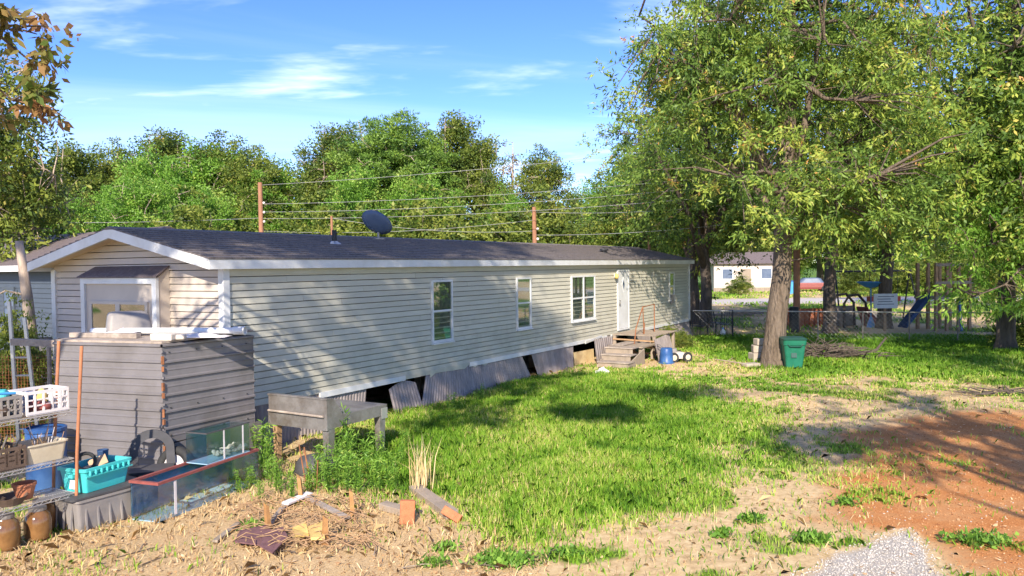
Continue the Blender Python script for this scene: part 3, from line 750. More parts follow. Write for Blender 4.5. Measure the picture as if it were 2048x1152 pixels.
# ------------------------------------------------------------------ trees
G_OAK = [(0, (.022, .040, .010)), (.3, (.055, .095, .018)), (.55, (.105, .155, .026)), (.80, (.20, .225, .040)), (.95, (.28, .23, .06)), (1, (.30, .16, .05))]
M['leaf_oak'] = leaf_mat('oak_leaf', G_OAK, .42, gain=2.35)
M['leaf_far'] = leaf_mat('woodland_leaf', [(0, (.022, .040, .012)), (.35, (.066, .100, .018)), (.65, (.145, .170, .028)), (.88, (.21, .225, .045)), (1, (.28, .22, .07))], .4, gain=1.85)
M['leaf_bright'] = leaf_mat('bright_leaf', [(0, (.035, .085, .012)), (.4, (.095, .20, .025)), (.75, (.19, .32, .045)), (1, (.34, .38, .09))], .42, gain=1.5)
M['needle'] = leaf_mat('pine_needle', [(0, (.020, .042, .012)), (.4, (.065, .125, .020)), (.75, (.15, .23, .035)), (1, (.24, .28, .06))], .25, gain=1.7)
M['leaf_brown'] = leaf_mat('browning_leaf', [(0, (.03, .05, .012)), (.45, (.09, .13, .022)), (.72, (.19, .16, .045)), (1, (.26, .14, .06))], .35, gain=1.25)

def leaf_cards(cen, n_each, crad, length, width, droop, rng, ctint, flat=.75, tw=.10, spray=0):
    N = len(cen) * n_each
    c = np.repeat(cen, n_each, 0); t = np.repeat(ctint, n_each)
    g = rng.normal(0, 1, (N, 3)); g /= np.linalg.norm(g, axis=1, keepdims=True)
    rad = rng.uniform(0, 1, (N, 1)) ** .5 * np.repeat(crad, n_each)[:, None]
    off = g * rad * np.array([1, 1, flat])
    if spray:                               # leaves sit along arching twigs, three to a cluster
        K = len(cen) * 3; ax = rng.normal(0, 1, (K, 3)); ax[:, 2] = ax[:, 2] * .45 + .15; ax /= np.linalg.norm(ax, axis=1, keepdims=True)
        pick = np.repeat(np.arange(len(cen)) * 3, n_each) + rng.integers(0, 3, N); A = ax[pick]
        tq = rng.uniform(.05, 1.25, (N, 1)); cr_ = np.repeat(crad, n_each)[:, None]
        off = A * tq * cr_ * 1.15 + g * cr_ * rng.uniform(0, .30, (N, 1)); off[:, 2] -= (tq[:, 0] ** 2) * cr_[:, 0] * .40 * spray
        g = g * .6 + A * .7
    p = c + off
    d = g * .8 + rng.normal(0, .6, (N, 3)); d[:, 2] -= droop
    d /= np.linalg.norm(d, axis=1, keepdims=True)
    q = rng.normal(0, 1, (N, 3)); s = np.cross(d, q); s /= np.linalg.norm(s, axis=1, keepdims=True) + 1e-9
    ln = (length * rng.uniform(.5, 1.5, N))[:, None]; wd = (width * rng.uniform(.6, 1.3, N))[:, None]
    vs = np.stack([p, p + d * ln * .45 + s * wd * .5, p + d * ln, p + d * ln * .45 - s * wd * .5], 1).reshape(-1, 3)
    fs = np.arange(N * 4).reshape(N, 4)
    tt = np.clip(t + rng.normal(0, tw, N), 0, 1)
    return vs, fs, np.repeat(tt, 4)
def lerp_path(path, f):
    k = f * (len(path) - 1); i = min(int(k), len(path) - 2); return path[i] + (path[i + 1] - path[i]) * (k - i)
def tree_meshes(seed, trunk, blobs, ncl, nleaf, leaf, crad, limbs=10, droop=.5, tint=(.45, .16), twigs=True, shell=.45, tr_n=12, limb_from=.35, dead=0, flat=.75, extra=(), spray=0):
    """trunk: [(x,y,z,r)], blobs: ellipsoids (x,y,z,rx,ry,rz) that the crown fills, in tree space"""
    rng = np.random.default_rng(seed); wood = MB()
    tp = [np.array(p[:3], float) for p in trunk]; tr = [p[3] for p in trunk]
    # rough, fluted trunk
    pts, rs = [], []
    for i in range(len(tp) - 1):
        for s in range(3):
            f = s / 3; pts.append(tp[i] * (1 - f) + tp[i + 1] * f + rng.normal(0, .012, 3) * (i > 0)); rs.append(tr[i] * (1 - f) + tr[i + 1] * f)
    pts.append(tp[-1]); rs.append(tr[-1])
    wood.tube(pts, rs, tr_n)
    vol = np.array([b[3] * b[4] * b[5] for b in blobs]) ** .8; vol = vol / vol.sum()
    which = rng.choice(len(blobs), ncl, p=vol)
    B = np.array(blobs)[which]
    g = rng.normal(0, 1, (ncl, 3)); g /= np.linalg.norm(g, axis=1, keepdims=True)
    cen = B[:, :3] + g * B[:, 3:] * (rng.uniform(0, 1, (ncl, 1)) ** shell) * (1 + .16 * np.sin(g[:, :1] * 7 + seed) + .14 * np.cos(g[:, 1:2] * 9 + g[:, 2:] * 5))
    nodes = [pts[j] for j in range(len(pts) // 3, len(pts))]
    for i in range(limbs):
        b = blobs[i % len(blobs)]
        a = rng.uniform(0, 6.28); e = np.array(b[:3]) + np.array([math.cos(a) * b[3] * .8, math.sin(a) * b[4] * .8, rng.uniform(-.3, .75) * b[5]])
        f = limb_from + (1 - limb_from) * rng.uniform(0, .95)
        s = lerp_path(pts, f); r0 = rs[min(int(f * (len(rs) - 1)), len(rs) - 1)] * rng.uniform(.45, .7)
        if e[2] < s[2] - 1.2: e[2] = s[2] - rng.uniform(0, 1.0)
        m1 = s * .62 + e * .38 + np.array([0, 0, .10 * np.linalg.norm(e - s)]) + rng.normal(0, .18, 3)
        m2 = s * .28 + e * .72 + np.array([0, 0, .06 * np.linalg.norm(e - s)]) + rng.normal(0, .22, 3)
        path = [s, m1, m2, e]; wood.tube(path, [r0, r0 * .62, r0 * .36, r0 * .10 + .006], 7)
        for q in (.35, .5, .65, .8, .92, 1.0): nodes.append(lerp_path(path, q))
    for path, r0, r1 in extra:
        path = [np.array(q, float) for q in path]; wood.tube(path, list(np.linspace(r0, r1, len(path))), 7)
        for q in np.linspace(.3, 1, 8): nodes.append(lerp_path(path, q))
    nodes = np.array(nodes)
    if twigs:
        for i in range(0, ncl, twigs if twigs > 1 else 1):
            cpt = cen[i]; k = np.argmin(((nodes - cpt) ** 2).sum(1)); s = nodes[k]; dd = np.linalg.norm(cpt - s)
            if dd > .2: wood.tube([s, (s + cpt) / 2 + rng.normal(0, .06, 3) * dd + np.array([0, 0, .08 * dd]), cpt], [.012 + .012 * dd, .008 + .006 * dd, .005], 4, cap=False)
    ct = np.clip(rng.normal(tint[0], tint[1], ncl), 0, 1)
    keep = rng.uniform(0, 1, ncl) > dead
    vs, fs, tt = leaf_cards(cen[keep], nleaf, crad * rng.uniform(.55, 1.3, keep.sum()), leaf[0], leaf[1], droop, rng, ct[keep], flat, spray=spray)
    return wood.mesh('trunk', True), npmesh('crown', vs, fs, tt)
def put_tree(name, label, loc, meshes, mb, ml, rz=0, sc=(1, 1, 1), group=None, cat='tree'):
    t = thing(name, label, cat, loc, rz, group); t.scale = sc
    for part, me, m in (('trunk', meshes[0], mb), ('crown', meshes[1], ml)):
        o = obj(part, me, m, t)
    return t

# --- the big oaks on the right
b = G(1548, 731); OAKX, OAKY = b[0], b[1]
oak = tree_meshes(11, [(0, 0, -.1, .48), (.0, 0, .25, .36), (.05, 0, 1.0, .30), (.20, 0, 2.2, .28), (.30, .1, 3.4, .26), (.38, .2, 5.0, .25), (.5, .3, 7.5, .26), (.6, .4, 10, .20), (.7, .4, 13, .10)],
    [(.3, .2, 9.5, 4.0, 4.0, 4.6), (-2.4, .2, 7.8, 2.3, 2.5, 2.3), (2.9, -.3, 6.4, 2.6, 2.8, 3.0), (-1.7, .2, 9.4, 2.6, 2.6, 2.6), (3.0, .3, 9.6, 2.6, 2.6, 2.6), (.5, -1.5, 4.9, 2.8, 1.8, 1.5), (2.6, -1.0, 4.4, 1.9, 1.5, 1.2), (.2, -1.1, 4.1, 1.9, 1.3, .7)],
    840, 90, (.165, .055), .66, limbs=24, droop=.55, tint=(.48, .20), shell=.5, limb_from=.5, spray=1)
put_tree('oak_tree', 'tall oak with thick bare lower trunk beside the green trash can', (OAKX, OAKY, 0), oak, M['bark'], M['leaf_oak'])
oakb = tree_meshes(12, [(0, 0, -.1, .42), (0, 0, .4, .29), (.05, 0, 2, .25), (-.05, .1, 4, .23), (.1, .2, 7, .22), (.2, .2, 10, .16), (.2, .2, 14, .06)],
    [(0, 0, 10.5, 4.2, 4.2, 4.6), (-2.6, -.4, 7.2, 2.6, 2.6, 2.6), (2.6, -.5, 7.2, 2.6, 2.8, 2.6), (0, -2.2, 6.2, 2.6, 2.0, 2.2), (0, 1.5, 6.2, 3.0, 2.0, 2.2)],
    500, 58, (.20, .085), .72, limbs=18, droop=.6, tint=(.46, .20), twigs=2, shell=.5, spray=1)
oakc = tree_meshes(13, [(0, 0, -.1, .42), (0, 0, .4, .30), (.1, 0, 2, .26), (.2, .1, 4, .24), (.1, .2, 7, .19), (0, .2, 10, .13), (.2, .2, 13, .05)],
    [(0, 0, 8.8, 3.8, 3.8, 4.6), (-2.2, -.4, 5.6, 2.4, 2.4, 2.4), (2.3, -.5, 5.4, 2.5, 2.5, 2.3), (.3, -1.8, 4.4, 2.2, 1.6, 1.5)],
    440, 58, (.20, .085), .70, limbs=16, droop=.6, tint=(.50, .20), twigs=2, shell=.5, spray=1)
GRP = 'oaks standing beyond the yard fence'
def far_oak(px, py, meshes, sc, rz, label, bark='bark', leaf='leaf_oak', name='oak_tree'):
    p = G(px, py); return put_tree(name, label, (p[0], p[1], 0), meshes, M[bark], M[leaf], rz, sc, GRP)
far_oak(1412, 655, oakb, (1.0, 1.0, 1.0), .6, 'dark trunked oak just right of the far end of the mobile home', 'bark_dark')
far_oak(1392, 648, oakc, (.9, .9, .88), 2.4, 'paler oak trunk close behind the dark one at the home end')
far_oak(1660, 668, oakb, (.95, .95, .95), 3.6, 'grey trunked oak on the fence line right of the trash can', 'bark_dark')
far_oak(1768, 657, oakc, (1.05, 1.05, 1.1), 5.0, 'oak behind the white notice board', 'bark_dark')
p = D(2012, 600, 26)
put_tree('oak_tree', 'leaning oak at the right edge of the picture', (p[0], p[1], 0), oakb, M['bark'], M['leaf_oak'], 4.4, (1, 1, 1.0), GRP)
p = D(2075, 640, 24.5)
put_tree('oak_tree', 'low bushy oak at the right edge with drooping yellowish branches', (p[0], p[1], 0), oakc, M['bark'], M['leaf_oak'], .9, (.72, .72, .72), GRP)
droopy = tree_meshes(14, [(0, 0, -.1, .2), (0, 0, 1, .14), (-.1, 0, 3, .12), (-.1, 0, 5.5, .05)], [(-1.4, -.2, 3.4, 1.5, 1.2, 1.3), (-.9, 0, 5.2, 1.8, 1.5, 1.4), (-.4, -.4, 1.9, 1.2, 1.1, .9), (.9, 0, 3.6, 1.5, 1.3, 1.6), (-2.2, -.3, 2.0, .8, .8, .7)], 190, 55, (.18, .055), .46, limbs=14, droop=.9, tint=(.62, .2), twigs=1, shell=.55, spray=1.4)
p = D(2075, 640, 24.0)
put_tree('oak_sapling', 'young oak at the right edge with drooping yellow green sprays', (p[0], p[1], 0), droopy, M['bark'], M['leaf_bright'], 0, (1, 1, 1))
p = D(2240, 640, 23)
put_tree('oak_tree', 'oak whose branches enter from beyond the right edge', (p[0], p[1], 0), oakb, M['bark'], M['leaf_oak'], 1.9, (1, 1, .95), GRP)
for px, d, ms, sc, rz, lab in ((1290, 47, oakb, (.9, .9, .82), 1.2, 'oak showing over the far end of the roof, left of the great oak'),
                       (2010, 46, oakc, (1.15, 1.15, 1.1), 5.5, 'oak filling the gap behind the leaning right edge oak'),
                       ):
    p = D(px, 560, d); put_tree('oak_tree', lab, (p[0], p[1], 0), ms, M['bark_dark'], M['leaf_oak'], rz, sc, GRP)

# --- trees at the viewer's left and behind, whose branches and shade reach the yard
near = tree_meshes(21, [(0, 0, -.1, .5), (0, 0, .4, .36), (.1, 0, 3, .30), (.3, .2, 6, .26), (.5, .5, 9, .22), (.7, .8, 12, .15), (.8, 1, 15, .06)],
    [(.5, .5, 12.2, 3.6, 3.4, 2.9), (-1.5, 0, 10.6, 2.6, 2.6, 1.9), (2.4, .8, 11.4, 2.6, 2.4, 2.0), (2.0, 0, 14.5, 2.8, 2.6, 2.0)], 380, 48, (.17, .09), .58, limbs=18, droop=.5, tint=(.5, .2), twigs=2, shell=.55)
near2 = tree_meshes(22, [(0, 0, -.1, .5), (0, 0, .4, .36), (.1, 0, 3, .30), (.3, .2, 6, .26), (.5, .5, 9, .22), (.7, .8, 12, .15), (.8, 1, 15, .06)],
    [(.5, .5, 12.2, 3.6, 3.4, 2.9), (-1.5, 0, 10.2, 2.6, 2.6, 1.5), (2.4, .8, 11.0, 2.6, 2.4, 1.6)] , 95, 48, (.17, .09), .50, limbs=16, droop=.5, tint=(.5, .2), twigs=2, shell=.7)
near3 = tree_meshes(23, [(0, 0, -.1, .4), (0, 0, .4, .28), (.1, 0, 3, .22), (.2, .2, 6, .20), (.8, .4, 11, .18), (3.0, .6, 15, .14), (4.4, .8, 19, .05)],
    [(3.5, .8, 15.2, 3.2, 3.0, 3.0), (6.7, 1.2, 14.2, 3.0, 2.6, 2.2), (5.5, 1.0, 18.0, 2.8, 2.6, 2.0), (1.0, .5, 13.5, 2.2, 2.4, 1.8), (5.4, 1.0, 12.2, 2.6, 2.4, 1.2)], 520, 75, (.17, .09), .50, limbs=14, limb_from=.7, droop=.5, tint=(.5, .2), twigs=2, shell=.55)
put_tree('shade_tree', 'tall tree left of the viewpoint shading the gable end', (-8.6, 1.2, 0), near, M['bark'], M['leaf_brown'], .3, (1.05, 1.05, 1.12), 'shade trees around the viewpoint')
put_tree('shade_tree', 'tall tree behind the viewpoint shading the roof', (-9.5, -2.6, 0), near3, M['bark'], M['leaf_oak'], 0, (1, 1, 1), 'shade trees around the viewpoint')
put_tree('shade_tree', 'tree right of the viewpoint shading the orange dirt', (6.4, -2.2, 0), near2, M['bark'], M['leaf_oak'], 4.0, (.85, .85, .86), 'shade trees around the viewpoint')
put_tree('shade_tree', 'tree far right of the viewpoint shading the back lawn', (11.5, .5, 0), near2, M['bark'], M['leaf_oak'], 1.2, (1.0, 1.0, 1.12), 'shade trees around the viewpoint')
near4 = tree_meshes(24, [(0, 0, -.1, .22), (0, 0, .4, .16), (.05, 0, 4, .13), (0, .4, 8, .11), (-.5, .8, 11, .07), (-1, 1, 13, .03)],
    [(-9.3, 2, 9.9, 1.3, 1.0, .35), (-6.8, 2, 10.2, 1.2, 1.0, .4), (-4.7, 2, 11.6, 1.2, 1.0, .35), (-3.1, 2, 8.5, 1.1, 1.0, .45), (-2.2, 1.6, 9.2, .9, .9, .4)], 90, 60, (.17, .09), .42, limbs=10, limb_from=.7, droop=.4, tint=(.5, .2), twigs=1, shell=.5)
put_tree('shade_tree', 'slender tree behind the viewpoint throwing patches of shade on the lawn', (6.8, -3.0, 0), near4, M['bark'], M['leaf_oak'], 0, (1, 1, 1), 'shade trees around the viewpoint')
# low tree at the left whose boughs enter the picture's left edge
lb = [D(20, 60, 7.5), D(70, 130, 7.6), D(-40, 200, 7.4), D(-60, 20, 7.4), D(25, 200, 7.5)]
base = np.array([-7.0, 6.2, 0.])
blobs = [(q[0] - base[0], q[1] - base[1], q[2], .34, .38, .20) for q in lb] + [(-1.4, .4, 6.6, 1.5, 1.4, 1.2), (-.9, .6, 4.9, 1.0, .9, .8)]
lowt = tree_meshes(31, [(0, 0, -.1, .22), (-.1, 0, 1, .15), (-.2, .1, 2.6, .13), (-.2, .2, 4, .11), (-.3, .3, 5.5, .08), (-.5, .4, 7.2, .03)], blobs, 230, 40, (.105, .06), .21, limbs=0, droop=.55, tint=(.62, .28), shell=.6, spray=.8,
    extra=[([(-.2, .15, 4.2), (.1, .5, 5.4), (b_[0] - .5, b_[1] - .1, b_[2] + .45), (b_[0], b_[1], b_[2])], .045, .008) for b_ in blobs[:5]])
put_tree('young_oak', 'browning oak boughs hanging in at the upper left corner', base, lowt, M['bark'], M['leaf_brown'])
tw = D(275, -6, 7.0)
sb = np.array([-7.6, 3.0, 0.]); tr_ = tw - sb
sp = tree_meshes(32, [(0, 0, -.1, .14), (.05, 0, 1.5, .12), (.1, .1, 4.5, .10), (.3, .2, 8.4, .02)], [(tr_[0], tr_[1], tr_[2] + .04, .20, .12, .07), (.2, 0, 8.3, .9, .9, .6)], 40, 26, (.11, .065), .13, limbs=0, droop=.6, tint=(.6, .3), twigs=1,
    extra=[([(.2, .15, 6.6), (1.2, 1.2, 7.6), (tr_[0] - .6, tr_[1] - .7, tr_[2] + 1.2), (tr_[0] - .1, tr_[1] - .1, tr_[2] + .25), tr_], .05, .006)])
put_tree('young_oak', 'small leaf spray dangling at the top edge left of centre', sb, sp, M['bark'], M['leaf_brown'])
# pale small tree by the neighbouring house at far left
lt_ = tree_meshes(33, [(0, 0, -.1, .2), (.1, 0, 1.5, .15), (.2, .1, 4, .11), (.1, .2, 7, .07), (.3, .2, 9.5, .02)],
    [(.2, 0, 6.6, 1.8, 1.8, 2.6), (.9, -.2, 5.0, 1.3, 1.3, 1.3), (-.4, 0, 8.8, 1.3, 1.3, 1.3), (.6, -.4, 3.9, 1.1, 1.0, .7)], 300, 48, (.15, .075), .42, limbs=18, droop=.5, tint=(.50, .2), shell=.55, twigs=1)
p = D(-20, 500, 22); put_tree('elm_tree', 'thin branched tree at the left edge above the neighbouring roof', (p[0], p[1], 0), lt_, M['bark_pale'], M['leaf_far'], 1.0)

# --- woodland behind the homes
W1 = tree_meshes(41, [(0, 0, -.1, .35), (0, 0, 2, .26), (.1, 0, 6, .2), (.2, .1, 9.5, .10), (.2, .1, 11.5, .03)], [(0, 0, 8.6, 3.4, 3.4, 4.2), (-1.8, -.5, 5.6, 2.4, 2.2, 2.4), (1.9, -.5, 6.0, 2.4, 2.2, 2.6), (.2, -.6, 11.4, 2.0, 2.0, 1.9), (0, -1.2, 3.2, 2.6, 1.8, 2.0)], 460, 95, (.19, .11), .70, limbs=14, droop=.2, tint=(.48, .17), twigs=3, shell=.42)
W2 = tree_meshes(42, [(0, 0, -.1, .35), (0, 0, 2, .26), (-.2, 0, 6, .2), (.1, .1, 10, .10), (.2, .1, 12.2, .03)], [(0, 0, 9.5, 2.7, 2.7, 3.6), (-1.6, -.5, 7.0, 2.0, 2.0, 2.0), (1.5, -.5, 10.5, 2.0, 2.0, 2.2), (.1, -.6, 12.8, 1.6, 1.6, 1.6), (0, -1.2, 4.0, 2.2, 1.8, 2.4)], 420, 95, (.19, .11), .68, limbs=16, droop=.25, tint=(.42, .17), twigs=2, shell=.5)
W3 = tree_meshes(43, [(0, 0, -.1, .4), (0, 0, 2, .3), (.2, 0, 5, .24), (.4, .1, 7.5, .10), (.5, .1, 9.6, .03)], [(0, 0, 7.4, 3.9, 3.4, 3.4), (-2.4, -.5, 5.4, 2.3, 2.2, 2.4), (2.5, -.6, 5.4, 2.4, 2.2, 2.4), (.8, -.3, 10, 2.2, 2.0, 1.7), (-1.2, -1.2, 3.0, 2.4, 1.8, 2.0), (1.6, -1.4, 3.0, 2.2, 1.8, 2.0)], 480, 95, (.19, .11), .68, limbs=16, droop=.2, tint=(.52, .16), twigs=3, shell=.42)
PN = tree_meshes(44, [(0, 0, -.1, .3), (0, 0, 3, .25), (.1, 0, 8, .16), (0, .1, 11, .08), (.1, .1, 13.2, .02)], [(0, 0, 13.4, 2.5, 2.4, 1.9), (-1.9, -.4, 12.0, 2.0, 2.0, 1.6), (2.0, -.4, 12.0, 2.0, 2.0, 1.5), (0, -.9, 10.6, 3.2, 2.4, 1.7), (-2.5, -.3, 9.2, 2.0, 1.8, 1.5), (2.6, -.4, 9.3, 2.0, 1.8, 1.5), (.2, -.9, 8.0, 2.8, 2.0, 1.6), (-1.2, -.6, 6.0, 2.4, 1.8, 1.5), (1.6, -.6, 5.6, 2.4, 1.8, 1.5)], 440, 150, (.24, .07), .66, limbs=20, droop=-.35, tint=(.5, .14), twigs=3, shell=.5, limb_from=.45, flat=.5)
SN = tree_meshes(45, [(0, 0, -.1, .3), (0, 0, 2, .24), (.2, 0, 5, .18), (.4, .1, 9, .10), (.6, .1, 13, .03)], [(.4, 0, 9, 2.4, 2.4, 4.0), (-1.2, 0, 6, 1.6, 1.6, 2.0)], 130, 16, (.2, .12), .4, limbs=30, droop=.2, tint=(.7, .2), twigs=1, shell=.5, limb_from=.25)
SH = tree_meshes(46, [(0, 0, -.1, .08), (0, 0, 1, .05), (.1, 0, 2.2, .02)], [(0, 0, 1.7, 1.9, 1.6, 1.6), (-1.3, -.3, 1.2, 1.1, 1.0, 1.1), (1.3, -.3, 1.3, 1.2, 1.0, 1.2), (.2, 0, 3.0, 1.0, .9, .9)], 230, 90, (.12, .07), .48, limbs=8, droop=.15, tint=(.48, .16), twigs=0, shell=.45, spray=.5)
HB = {'W1': 13.3, 'W2': 14.4, 'W3': 11.7, 'PN': 15.3, 'SN': 13.0}
def wood(px, top, depth, kind, rz, wide, label, leaf='leaf_far', bark='bark_pale', name='woodland_tree'):
    ms = {'W1': W1, 'W2': W2, 'W3': W3, 'PN': PN, 'SN': SN}[kind]
    p = D(px, top, depth); s = p[2] / HB[kind]
    return put_tree(name, label, (p[0], p[1], 0), ms, M[bark], M[leaf], rz, (s * wide, s * wide, s), 'woodland trees behind the homes')
WT = [(-60, 330, 52, 'W1', .3, 1.1, 'woodland tree cut by the left edge', 'leaf_far'),
 (125, 283, 56, 'W2', 1.3, 1.25, 'grey branched tree above the left gable corner', 'leaf_far'),
 (215, 290, 60, 'W1', 2.2, 1.1, 'low rounded tree left of the spreading oak', 'leaf_far'),
 (265, 345, 48, 'W3', .9, 1.0, 'yellow green tree in front above the gable peak', 'leaf_bright'),
 (345, 254, 60, 'W2', 4.0, 1.25, 'tall left tree with pale forked limbs', 'leaf_far'),
 (455, 272, 58, 'W1', 5.1, 1.15, 'broad rounded tree left of the near utility pole', 'leaf_far'),
 (545, 315, 57, 'W3', 1.0, 1.0, 'tree sloping down right of the near utility pole', 'leaf_far'),
 (620, 345, 66, 'W1', 2.8, 1.0, 'distant tree in the dip of the treeline', 'leaf_far'),
 (675, 243, 55, 'W2', 3.3, 1.0, 'slim bright tree just left of the round pine', 'leaf_bright'),
 (782, 226, 54, 'PN', .4, 1.25, 'round topped pine rising above the satellite dish', 'needle'),
 (900, 222, 57, 'W2', .6, .95, 'tall thin crowned tree just right of the pine', 'leaf_far'),
 (965, 268, 56, 'W2', 2.9, .9, 'open crowned tree between pine and far utility pole', 'leaf_bright'),
 (1020, 283, 63, 'SN', 1.0, 1.0, 'nearly bare reddish twigged tree on the treeline', 'leaf_brown'),
 (1092, 300, 58, 'W1', 5.6, .95, 'rounded tree behind the far utility pole', 'leaf_far'),
 (1180, 440, 70, 'W3', .3, 1.1, 'low tree seen through the gap left of the oaks', 'leaf_far'),
 (1235, 420, 62, 'W3', 2.6, 1.0, 'low tree beside the oaks behind the roof end', 'leaf_far'),
 (720, 330, 50, 'W3', 4.4, .9, 'bright leafy tree under the pine', 'leaf_bright'),
 (850, 345, 50, 'W3', 3.1, .95, 'leafy tree under the pine right of the dish', 'leaf_bright'),
 (1010, 375, 52, 'W3', 1.7, .9, 'bushy tree left of the far utility pole', 'leaf_far'),
 (410, 380, 46, 'W3', 5.9, .9, 'low bushy tree left of the near utility pole', 'leaf_far'),
 (150, 385, 44, 'W3', 3.9, .95, 'low yellow green tree behind the left gable corner', 'leaf_bright'),
 (300, 300, 55, 'W3', 2.5, 1.0, 'wide tree between the pale limbed tree and the gable peak', 'leaf_far'),
 (400, 285, 56, 'W3', .8, 1.0, 'wide tree filling the gap right of the pale limbed tree', 'leaf_far'),
 (505, 300, 56, 'W1', 3.8, 1.1, 'wide tree right behind the near utility pole', 'leaf_far'),
 (835, 262, 58, 'W1', 1.9, 1.0, 'dark tree tucked behind the right side of the pine', 'leaf_far'),
 (725, 262, 59, 'W1', 4.9, 1.0, 'tree tucked behind the left side of the pine', 'leaf_far'),
 (60, 320, 54, 'W1', 5.2, 1.1, 'tree between the left edge and the grey branched tree', 'leaf_far'),
 (40, 380, 42, 'W1', 2.0, .9, 'tree behind the neighbouring grey roof', 'leaf_far')]
for w in WT: wood(*w[:6], w[6], w[7], name='pine_tree' if w[3] == 'PN' else 'woodland_tree')
for i, px in enumerate(range(20, 1330, 66)):
    p = D(px + random.uniform(-12, 12), 470, random.uniform(43, 49))
    s = random.uniform(1.35, 1.85)
    put_tree('shrub', 'green shrub of the undergrowth behind the homes, %s' % ('at the left' if px < 450 else 'below the pine' if px < 950 else 'near the far pole'), (p[0], p[1], 0), SH, M['bark_dark'], M['leaf_bright'] if i % 3 else M['leaf_far'], random.uniform(0, 6), (s * 1.1, s * 1.1, s), 'undergrowth shrubs %s' % ('at the left' if px < 450 else 'below the pine' if px < 950 else 'near the far pole'), 'shrub')
for i in range(26):                        # far belt that closes the horizon on the right, beyond the road
    px = 1180 + i * 46
    p = D(px, 500, random.uniform(88, 112)); s = random.uniform(1.0, 1.5)
    ms = (W3, W1)[i % 2]
    put_tree('woodland_tree', 'tree of the far belt beyond the road', (p[0], p[1], 0), ms, M['bark_dark'], M['leaf_far'] if i % 3 else M['leaf_bright'], random.uniform(0, 6), (s, s, s), 'far belt trees beyond the road')
for i, (px, py, s) in enumerate(((1715, 592, .9), (1790, 588, .8), (1850, 590, .95), (1930, 592, .9), (2010, 600, 1.0), (1480, 590, .5))):
    p = G(px, py)
    put_tree('shrub', ['bright shrub behind the sand play frame', 'bright shrub right behind the blue parasol', 'bright shrub behind the notice board road stretch', 'shrub behind the play tower', 'shrub at the right edge by the road', 'small shrub before the pale far house'][i], (p[0], p[1], 0), SH, M['bark_dark'], M['leaf_bright'], i * 1.1, (s * 1.2, s * 1.2, s), None, 'shrub')
p = D(2070, 660, 27); put_tree('shrub', 'yellow green shrub under the leaning right edge oak', (p[0], p[1], 0), SH, M['bark_dark'], M['leaf_bright'], 0, (.7, .7, .45), None, 'shrub')
# ------------------------------------------------------------------ utility poles and cables
def pole(px, top, depth, r, label, base_z=0):
    p = D(px, top, depth)
    t = thing('utility_pole', label, 'utility pole', (p[0], p[1], 0), group='utility poles')
    obj('pole', MB().tube([(0, 0, -.1), (0.02, 0, p[2] * .5), (0, 0, p[2])], [r, r * .9, r * .78], 10), M['pole'], t)
    for k in range(3):
        obj('insulator', MB().lathe([(0, -.06), (.05, -.05), (.07, 0), (.05, .06), (0, .07)], (r * 1.3, -.05, p[2] - 1.1 - .5 * k), 8), M['whiteplastic'], t)
    return p
pA = pole(520, 365, 43, .15, 'nearest reddish wooden utility pole behind the roof, left of the dish')
pB = pole(1068, 414, 40, .13, 'reddish wooden utility pole behind the roof, right of the dish')
pC = pole(663, 432, 41, .075, 'short pale utility pole between the near pole and the dish')
pD = pole(1298, 472, 41, .09, 'utility pole over the far roof end')
pE = pole(1592, 262, 35, .15, 'utility pole standing right behind the great oak trunk')
def cable(a, b, sag, label, r=.011, n=18):
    pts = []
    for i in range(n + 1):
        f = i / n; q = np.array(a) * (1 - f) + np.array(b) * f; q[2] -= sag * 4 * f * (1 - f); pts.append(q)
    tag(obj('overhead_cable', MB().tube(pts, r, 5), M['wire']), label, 'cable', 'overhead cables')
for y0, y1, s, lab in ((370, 268, .25, 'topmost overhead cable running from the near pole into the oak'),
                  (408, 338, .3, 'second overhead cable from the top of the near pole'),
                  (424, 356, .35, 'third overhead cable from the top of the near pole'),
                  (437, 378, .35, 'lowest of the four cables from the near pole into the oak')):
    cable(D(524, y0, 43), D(1592, y1, 35), s, lab)
cable(D(524, 462, 43), D(1068, 440, 40), .3, 'slack cable from the near pole to the right pole')
cable(D(-200, 440, 43), D(520, 436, 43), .2, 'cable from the left edge to the near pole')
cable(D(1068, 424, 40), D(1592, 392, 35), .3, 'cable from the right pole towards the oak')
cable(D(663, 436, 41), D(1068, 462, 40), .3, 'low cable between the short pale pole and the right pole')
cable(D(1068, 470, 40), D(1592, 430, 35), .25, 'lowest cable rising from behind the roof to the oak')

# ------------------------------------------------------------------ neighbouring house at the left
a = D(150, 560, 19.0); bq = D(-160, 560, 26.0)
e = (a - bq); Ln = math.hypot(e[0], e[1]); rot = math.atan2(e[1], e[0])
nb = thing('neighbour_house', 'blue grey sided house with brown roof behind the left gable', 'house', (bq[0], bq[1], 0), rot)
for i in range(24):
    z = .25 + .122 * i
    lo = [(0, -.03, z), (0, -.03, z + .01), (0, -.01, z + .126), (0, .03, z + .126), (0, .03, z)]
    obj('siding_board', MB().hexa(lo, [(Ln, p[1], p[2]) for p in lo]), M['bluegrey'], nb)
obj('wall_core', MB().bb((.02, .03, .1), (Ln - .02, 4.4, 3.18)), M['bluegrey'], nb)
rf = [(-.3, -.35, 3.16), (-.3, 2.2, 4.12), (-.3, 4.7, 3.16), (-.3, 4.7, 3.08), (-.3, 2.2, 4.04), (-.3, -.35, 3.08)]
obj('roof', MB().hexa(rf, [(Ln + .3, p[1], p[2]) for p in rf]), M['shingle2'], nb)
obj('fascia', MB().bb((-.3, -.39, 3.0), (Ln + .3, -.355, 3.15)), M['white'], nb)
wx = Ln * .62
